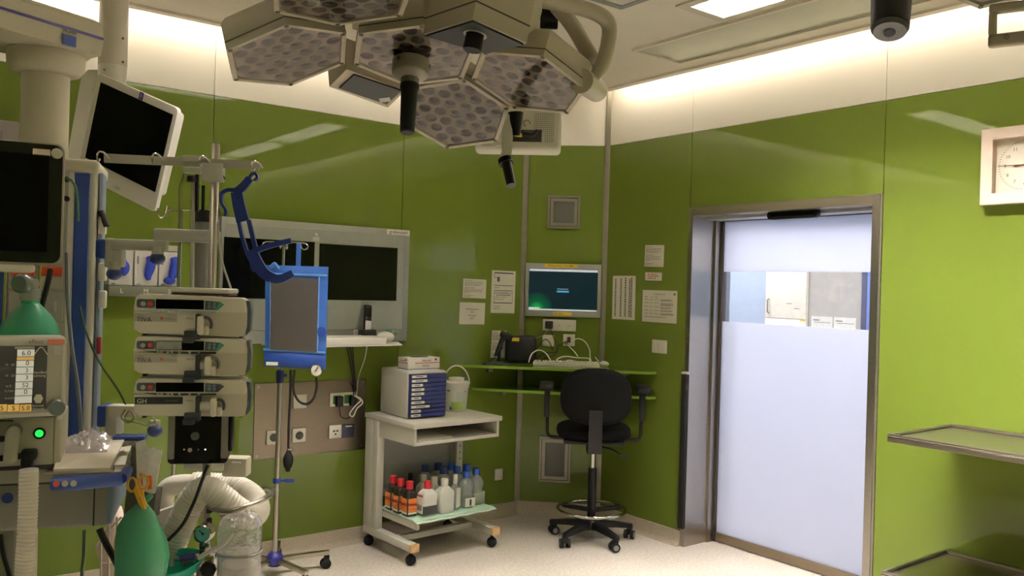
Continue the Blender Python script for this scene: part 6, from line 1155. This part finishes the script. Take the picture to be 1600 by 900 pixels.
a, b = LP(Mk, 262, 688).x, LP(Mk, 356, 688).x; y0, y1 = LP(Mk, 310, 725).y, LP(Mk, 310, 650).y
MB().rprism(a, b, y0, y1, -.062, -.004, .012).go('case', BLACK, bk); MB().rprism(a + .018, b - .018, y0 + .004, y1, -.004, .003, .004).go('front_panel', mat('gloss_black', (16, 16, 17), rough=.15), bk)
for x0, x1 in ((a, a + .0175), (b - .0175, b)): MB().rprism(x0, x1, y0 + .014, y1, -.004, .0015, .004).go('silver_flank', mat('silver_flank', (156, 154, 146), rough=.35, metal=.6), bk)
p = LP(Mk, 305, 681); MB().lathe([(.0115, 0), (.011, .003), (.008, .004), (.001, .0035)], 20, M=T(p.x, p.y, .003)).go('round_button', mat('glossy_slate_button', (70, 76, 80), rough=.15), bk)
p = LP(Mk, 297, 703); MB().lathe([(.006, 0), (.001, .001)], 14, M=T(p.x, p.y, .0031) @ Matrix.Scale(1.0, 4)).go('emblem', GREYP, bk)
for px, m in ((288, PAPER), (310, INKL), (321, mat('white_led', (250, 250, 240), rough=.3, emit=1.5))): p = LP(Mk, px, 702); MB().lathe([(.0022, 0), (.001, .001)], 8, M=T(p.x, p.y, .0031)).go('indicator', m, bk)
MB().rbox(b, b + .012, y0 + .03, y1 - .005, -.058, -.012, r=.004).go('side_block', BLACK, bk)
wbk = thing('white_wall_bracket', 'pale plastic bracket box clamped to the pole under the power unit', 'bracket', FR(Dp(345, 730, 2.42), yawx(0))); Mx = MW[wbk]
t_ = MB(); bxq(t_, Mx, 346, 716, 385, 746, -.05, 0, r=.006); t_.go('box', mat('pale_bracket', (200, 194, 172), rough=.45), wbk); t_ = MB(); bxq(t_, Mx, 285, 722, 350, 736, -.04, .004, r=.008); t_.go('collar', WHITE, wbk); t_ = MB(); bxq(t_, Mx, 362, 722, 376, 725, .0002, .004, r=.001); t_.go('slot', WHITE, wbk)
# ---- blue bag hanger
Mg = FR(Dp(400, 360, 2.36), yawx(-2)); HB = thing('blue_hanger', 'navy blue plastic bag hanger hooked on the end of the grey bar', 'hanger', Mg); HBM = mat('hanger_navy', (26, 44, 112), rough=.38)
def hgq(p): v = LP(Mg, *p); return V((v.x, v.y))
def stroke(mb, pix, wd, th=.005, k=5):
    P = spline([tuple(hgq(p)) + (0,) for p in pix], k) if k else [V(tuple(hgq(p)) + (0,)) for p in pix]; n = len(P); s_ = 2.36 / FPX / 2
    Wd = [(wd[0] + (wd[1] - wd[0]) * i / (n - 1)) * s_ if isinstance(wd, tuple) else wd * s_ for i in range(n)]; rings = []
    for i in range(n):
        t = (P[min(n - 1, i + 1)] - P[max(0, i - 1)]).normalized(); o = V((-t.y, t.x, 0)) * Wd[i]; rings.append([P[i] + o + V((0, 0, th)), P[i] - o + V((0, 0, th)), P[i] - o - V((0, 0, th)), P[i] + o - V((0, 0, th))])
    return mb.loft(rings)
b_ = MB(); stroke(b_, [(370, 300), (374, 322), (380, 346)], (18, 20)); stroke(b_, [(373, 344), (378, 368), (386, 394)], 5.5); stroke(b_, [(389, 344), (394, 366), (401, 394)], 6.5); stroke(b_, [(392, 391), (400, 408), (412, 426), (424, 434)], (20, 16)); b_.go('body', HBM, HB, smooth=50)
stroke(MB(), [(368, 302), (380, 292), (391, 278)], (14, 11)).go('neck', HBM, HB, smooth=50); stroke(MB(), [(389, 280), (394, 272), (400, 272), (402, 278), (397, 282)], 4).go('top_hook', HBM, HB, smooth=50)
stroke(MB(), [(370, 298), (356, 297), (346, 304), (347, 318), (353, 328), (352, 338)], (6, 4)).go('tail_hook', HBM, HB, smooth=50); stroke(MB(), [(400, 391), (425, 383), (455, 376)], (9, 8)).go('upper_finger', HBM, HB, smooth=50); stroke(MB(), [(416, 430), (436, 436), (458, 427)], (16, 11)).go('lower_jaw', HBM, HB, smooth=50); stroke(MB(), [(393, 412), (396, 422), (404, 424)], 4).go('small_hook', HBM, HB, smooth=50)
# ---- big white hose in its steel ring
wh = thing('ventilation_hose', 'thick white ribbed hose looped through a steel ring on the tower', 'hose', FR(Dp(330, 790, 2.45), (1, 0, 0), (0, 1, 0))); WH = mat('ribbed_white_hose', (226, 220, 206), rough=.4, var=.02)
MB().tube(spline([Dp(257, 830, 2.56), Dp(255, 800, 2.56), Dp(256, 775, 2.56), Dp(266, 761, 2.56), Dp(285, 757, 2.56), Dp(306, 757, 2.56)], 5), .030, n=18).go('elbow', WH, wh, world=True)
MB().tube([Dp(302, 757, 2.56), Dp(307, 757, 2.56)], .036, n=18).tube([Dp(257, 792, 2.56), Dp(257, 800, 2.56)], .034, n=18).go('cuff', WH, wh, world=True)
corr([Dp(307, 757, 2.56), Dp(340, 759, 2.56), Dp(370, 763, 2.55), (Dp(394, 778, 2.52)), Dp(401, 797, 2.46), Dp(389, 806, 2.40), Dp(368, 796, 2.36), Dp(345, 777, 2.34), Dp(326, 765, 2.33), Dp(308, 772, 2.33), Dp(293, 795, 2.33), Dp(280, 825, 2.33), Dp(266, 862, 2.33), Dp(255, 900, 2.33)], .0365, pitch=.010, amp=.045, n=20).go('ribbed_hose', WH, wh, world=True)
rg = thing('steel_hose_ring', 'bent steel tube ring that carries the white hose', 'holder', FR(Dp(330, 795, 2.3), (1, 0, 0), (0, 1, 0)))
MB().tube(spline([Dp(322, 788, 2.38), Dp(334, 795, 2.33), Dp(355, 799, 2.27), Dp(380, 793, 2.27), Dp(408, 782, 2.33), Dp(424, 772, 2.42), Dp(425, 766, 2.50), Dp(414, 763, 2.58), Dp(380, 766, 2.66), Dp(330, 772, 2.66)], 6), .0075, n=10).go('tube', STEEL, rg, world=True); MB().rbox(-.02, .02, -.018, .018, -.02, .02, r=.004, M=FR(Dp(322, 790, 2.39), yawx(0))).go('clamp', BLACK, rg).matrix_local = MW[rg].inverted()
dcable('black_cable', [(325, 727, 2.26), (316, 750, 2.24), (303, 785, 2.24), (285, 820, 2.24), (262, 845, 2.22)], .0045, BLACK, 'black cable running from the power unit across the white hose', 'cables at the pump tower')
# ---- suction canister with liner
c0 = Dp(373, 900, 2.27); sc_ = thing('suction_canister', 'clear suction canister with crumpled plastic liner at the bottom', 'canister', T(c0.x, c0.y, Dp(373, 960, 2.27).z)); z0 = MW[sc_].translation.z
cz = lambda py: Dp(373, py, 2.27).z - z0
MB().lathe([(.001, 0), (.052, 0), (.056, .01), (.0565, cz(862)), (.058, cz(861))], 32, caps=False).go('jar', glassy('canister_plastic', (228, 228, 228), clear=.82, rough=.08, gloss=.35), sc_); MB().lathe([(.0575, cz(863)), (.0590, cz(862)), (.0590, cz(860)), (.0575, cz(859))], 32, caps=False).go('jar_lip', MGREY, sc_)
rings = []
for j, (r_, py) in enumerate(((.053, 900), (.054, 865), (.056, 845), (.057, 828), (.052, 814), (.042, 806), (.024, 803), (.002, 804))): rings.append([(r_ * math.cos(2 * PI * i / 40) * (1 + (.05 * random.uniform(-1, 1) if j > 1 else .01)), r_ * math.sin(2 * PI * i / 40) * (1 + (.05 * random.uniform(-1, 1) if j > 1 else .01)), cz(py) + (random.uniform(-.006, .006) if j > 2 else 0)) for i in range(40)])
MB().loft(rings, caps=False).go('liner', glassy('liner_film', (240, 238, 238), clear=.76, rough=.08, gloss=.6, bump=.8, scale=45), sc_, smooth=25)
MB().lathe([(.001, .03), (.049, .03), (.049, cz(880)), (.001, cz(880))], 28).go('filling', glassy('milky_filling', (214, 206, 190), clear=.45, rough=.3, gloss=.1), sc_)
MB().tube(spline([Dp(310, 872, 2.2), Dp(330, 860, 2.2), Dp(350, 850, 2.19), Dp(364, 832, 2.2)], 5), .0065, n=8).go('suction_tube', glassy('clear_tube', (214, 212, 204), clear=.45, rough=.1, gloss=.3), sc_, world=True)
for c_, r_ in ((Dp(373, 915, 2.27), .060), (Dp(277, 915, 2.26), .050)):
    zz_ = c_.z; tw(MB().tube([V((c_.x + r_ * math.cos(2 * PI * i / 28), c_.y + r_ * math.sin(2 * PI * i / 28), zz_ - .03)) for i in range(28)], .005, n=8, closed=True), 'jar_ring', STEEL)
    d_ = (V((tb.x, tb.y, 0)) - V((c_.x, c_.y, 0))); d_.normalize(); tw(MB().tube([V((c_.x, c_.y, zz_ - .03)) + d_ * r_, V((tb.x, tb.y, zz_ - .03))], .007, n=8), 'jar_arm', STEEL)
# ---- vacuum gauge and valve
Mv2 = FR(Dp(317, 834, 2.27), yawx(0)); vg = thing('vacuum_gauge', 'round vacuum gauge with teal dial on the tower', 'gauge', Mv2)
MB().lathe([(.001, -.03), (.021, -.03), (.0245, -.026), (.0245, .004), (.021, .006)], 26, caps=False).go('case', CHROME, vg); MB().lathe([(.021, .001), (.001, .0012)], 26).go('dial', mat('teal_dial', (84, 158, 148), rough=.4), vg); MB().box(-.0015, .0015, -.004, .014, .0018, .0026, M=RZ(45)).go('needle', INK, vg); MB().lathe([(.004, .0014), (.001, .003)], 10).go('pivot', INK, vg)
vv = thing('suction_valve', 'chrome suction regulator with black knob under the vacuum gauge', 'valve', FR(Dp(318, 866, 2.28), yawx(0))); Mx = MW[vv]
MB().rbox(-.03, .03, -.035, .0, -.03, .01, r=.006).rbox(-.014, .014, .0, .03, -.02, .0, r=.004).go('body', CHROME, vv); MB().cyl((-.028, -.012, .0), (-.05, -.018, .02), .012, n=12).cyl((.0, -.04, .0), (.0, -.10, .0), .018, n=14).go('fittings', MGREY, vv, kind='stuff'); MB().lathe([(.001, 0), (.02, 0), (.022, .01), (.018, .016), (.001, .016)], 8, M=T(.02, -.035, .01)).go('knob', BLACK, vv)
tq(322, 810, 330, 835, .01, .02, 'bracket', BLACK, None)
# ---- kidney dish
kd = thing('kidney_dish', 'turquoise kidney dish holding a blue capped tube', 'dish', FR(Dp(277, 878, 2.26), (1, 0, 0), (0, 1, 0))); Kz = Matrix.Rotation(-YAW, 4, 'Z') @ RX(14)
def kid(s_, z): return [((.066 * s_) * math.cos(a) , (.062 * s_) * math.sin(a) + .010 * math.cos(2 * a) * s_, z) for a in [2 * PI * i / 32 for i in range(32)]]
MB().loft([kid(.72, -.022), kid(.95, .008), kid(1.0, .01), kid(1.03, .008), kid(.98, .004), kid(.75, -.027)], M=Kz, caps=False).add([tuple(Kz @ V(p)) for p in kid(.74, -.024)], [tuple(range(32))]).go('dish', mat('turquoise_plastic', (36, 170, 146), rough=.25), kd)
ct = thing('capped_tube', 'short clear tube with dark blue cap lying in the turquoise dish', 'tube', FR(Dp(285, 872, 2.24), (1, 0, 0), (0, 1, 0))); t0 = MW[ct].translation
MB().tube([Dp(280, 872, 2.23), Dp(306, 869, 2.24)], [.0085, .0095], n=12).go('cap', NAVY, ct, world=True); MB().tube([Dp(266, 871, 2.23), Dp(280, 872, 2.23)], .006, n=10).go('tube', glassy('clear_tube'), ct, world=True); MB().rbox(-.008, .008, -.014, .006, -.008, .008, r=.002, M=FR(Dp(268, 876, 2.23), yawx(0))).go('fitting', glassy('clear_tube'), ct).matrix_local = MW[ct].inverted()
MB().lathe([(.046, -.2), (.046, -.045), (.042, -.036), (.001, -.036)], 24, M=T(0, 0, .0)).go('jar_below', glassy('milky_filling'), kd)
wp_ = thing('white_package', 'white plastic wrapped package behind the green bag', 'package', FR(Dp(262, 800, 2.5), yawx(0))); Mx = MW[wp_]
P = [LP(Mx, *p) for p in ((243, 800), (285, 785), (292, 800), (262, 812), (246, 815))]; MB().prism([(p.x, p.y) for p in P], -.02, .02).go('wrap', mat('white_wrap', (222, 216, 206), rough=.35, bump=.5, scale=30), wp_)
t_ = MB(); bxq(t_, Mx, 244, 815, 262, 960, -.03, .0, r=.006); t_.go('container', mat('pale_container', (196, 188, 172), rough=.5), wp_)
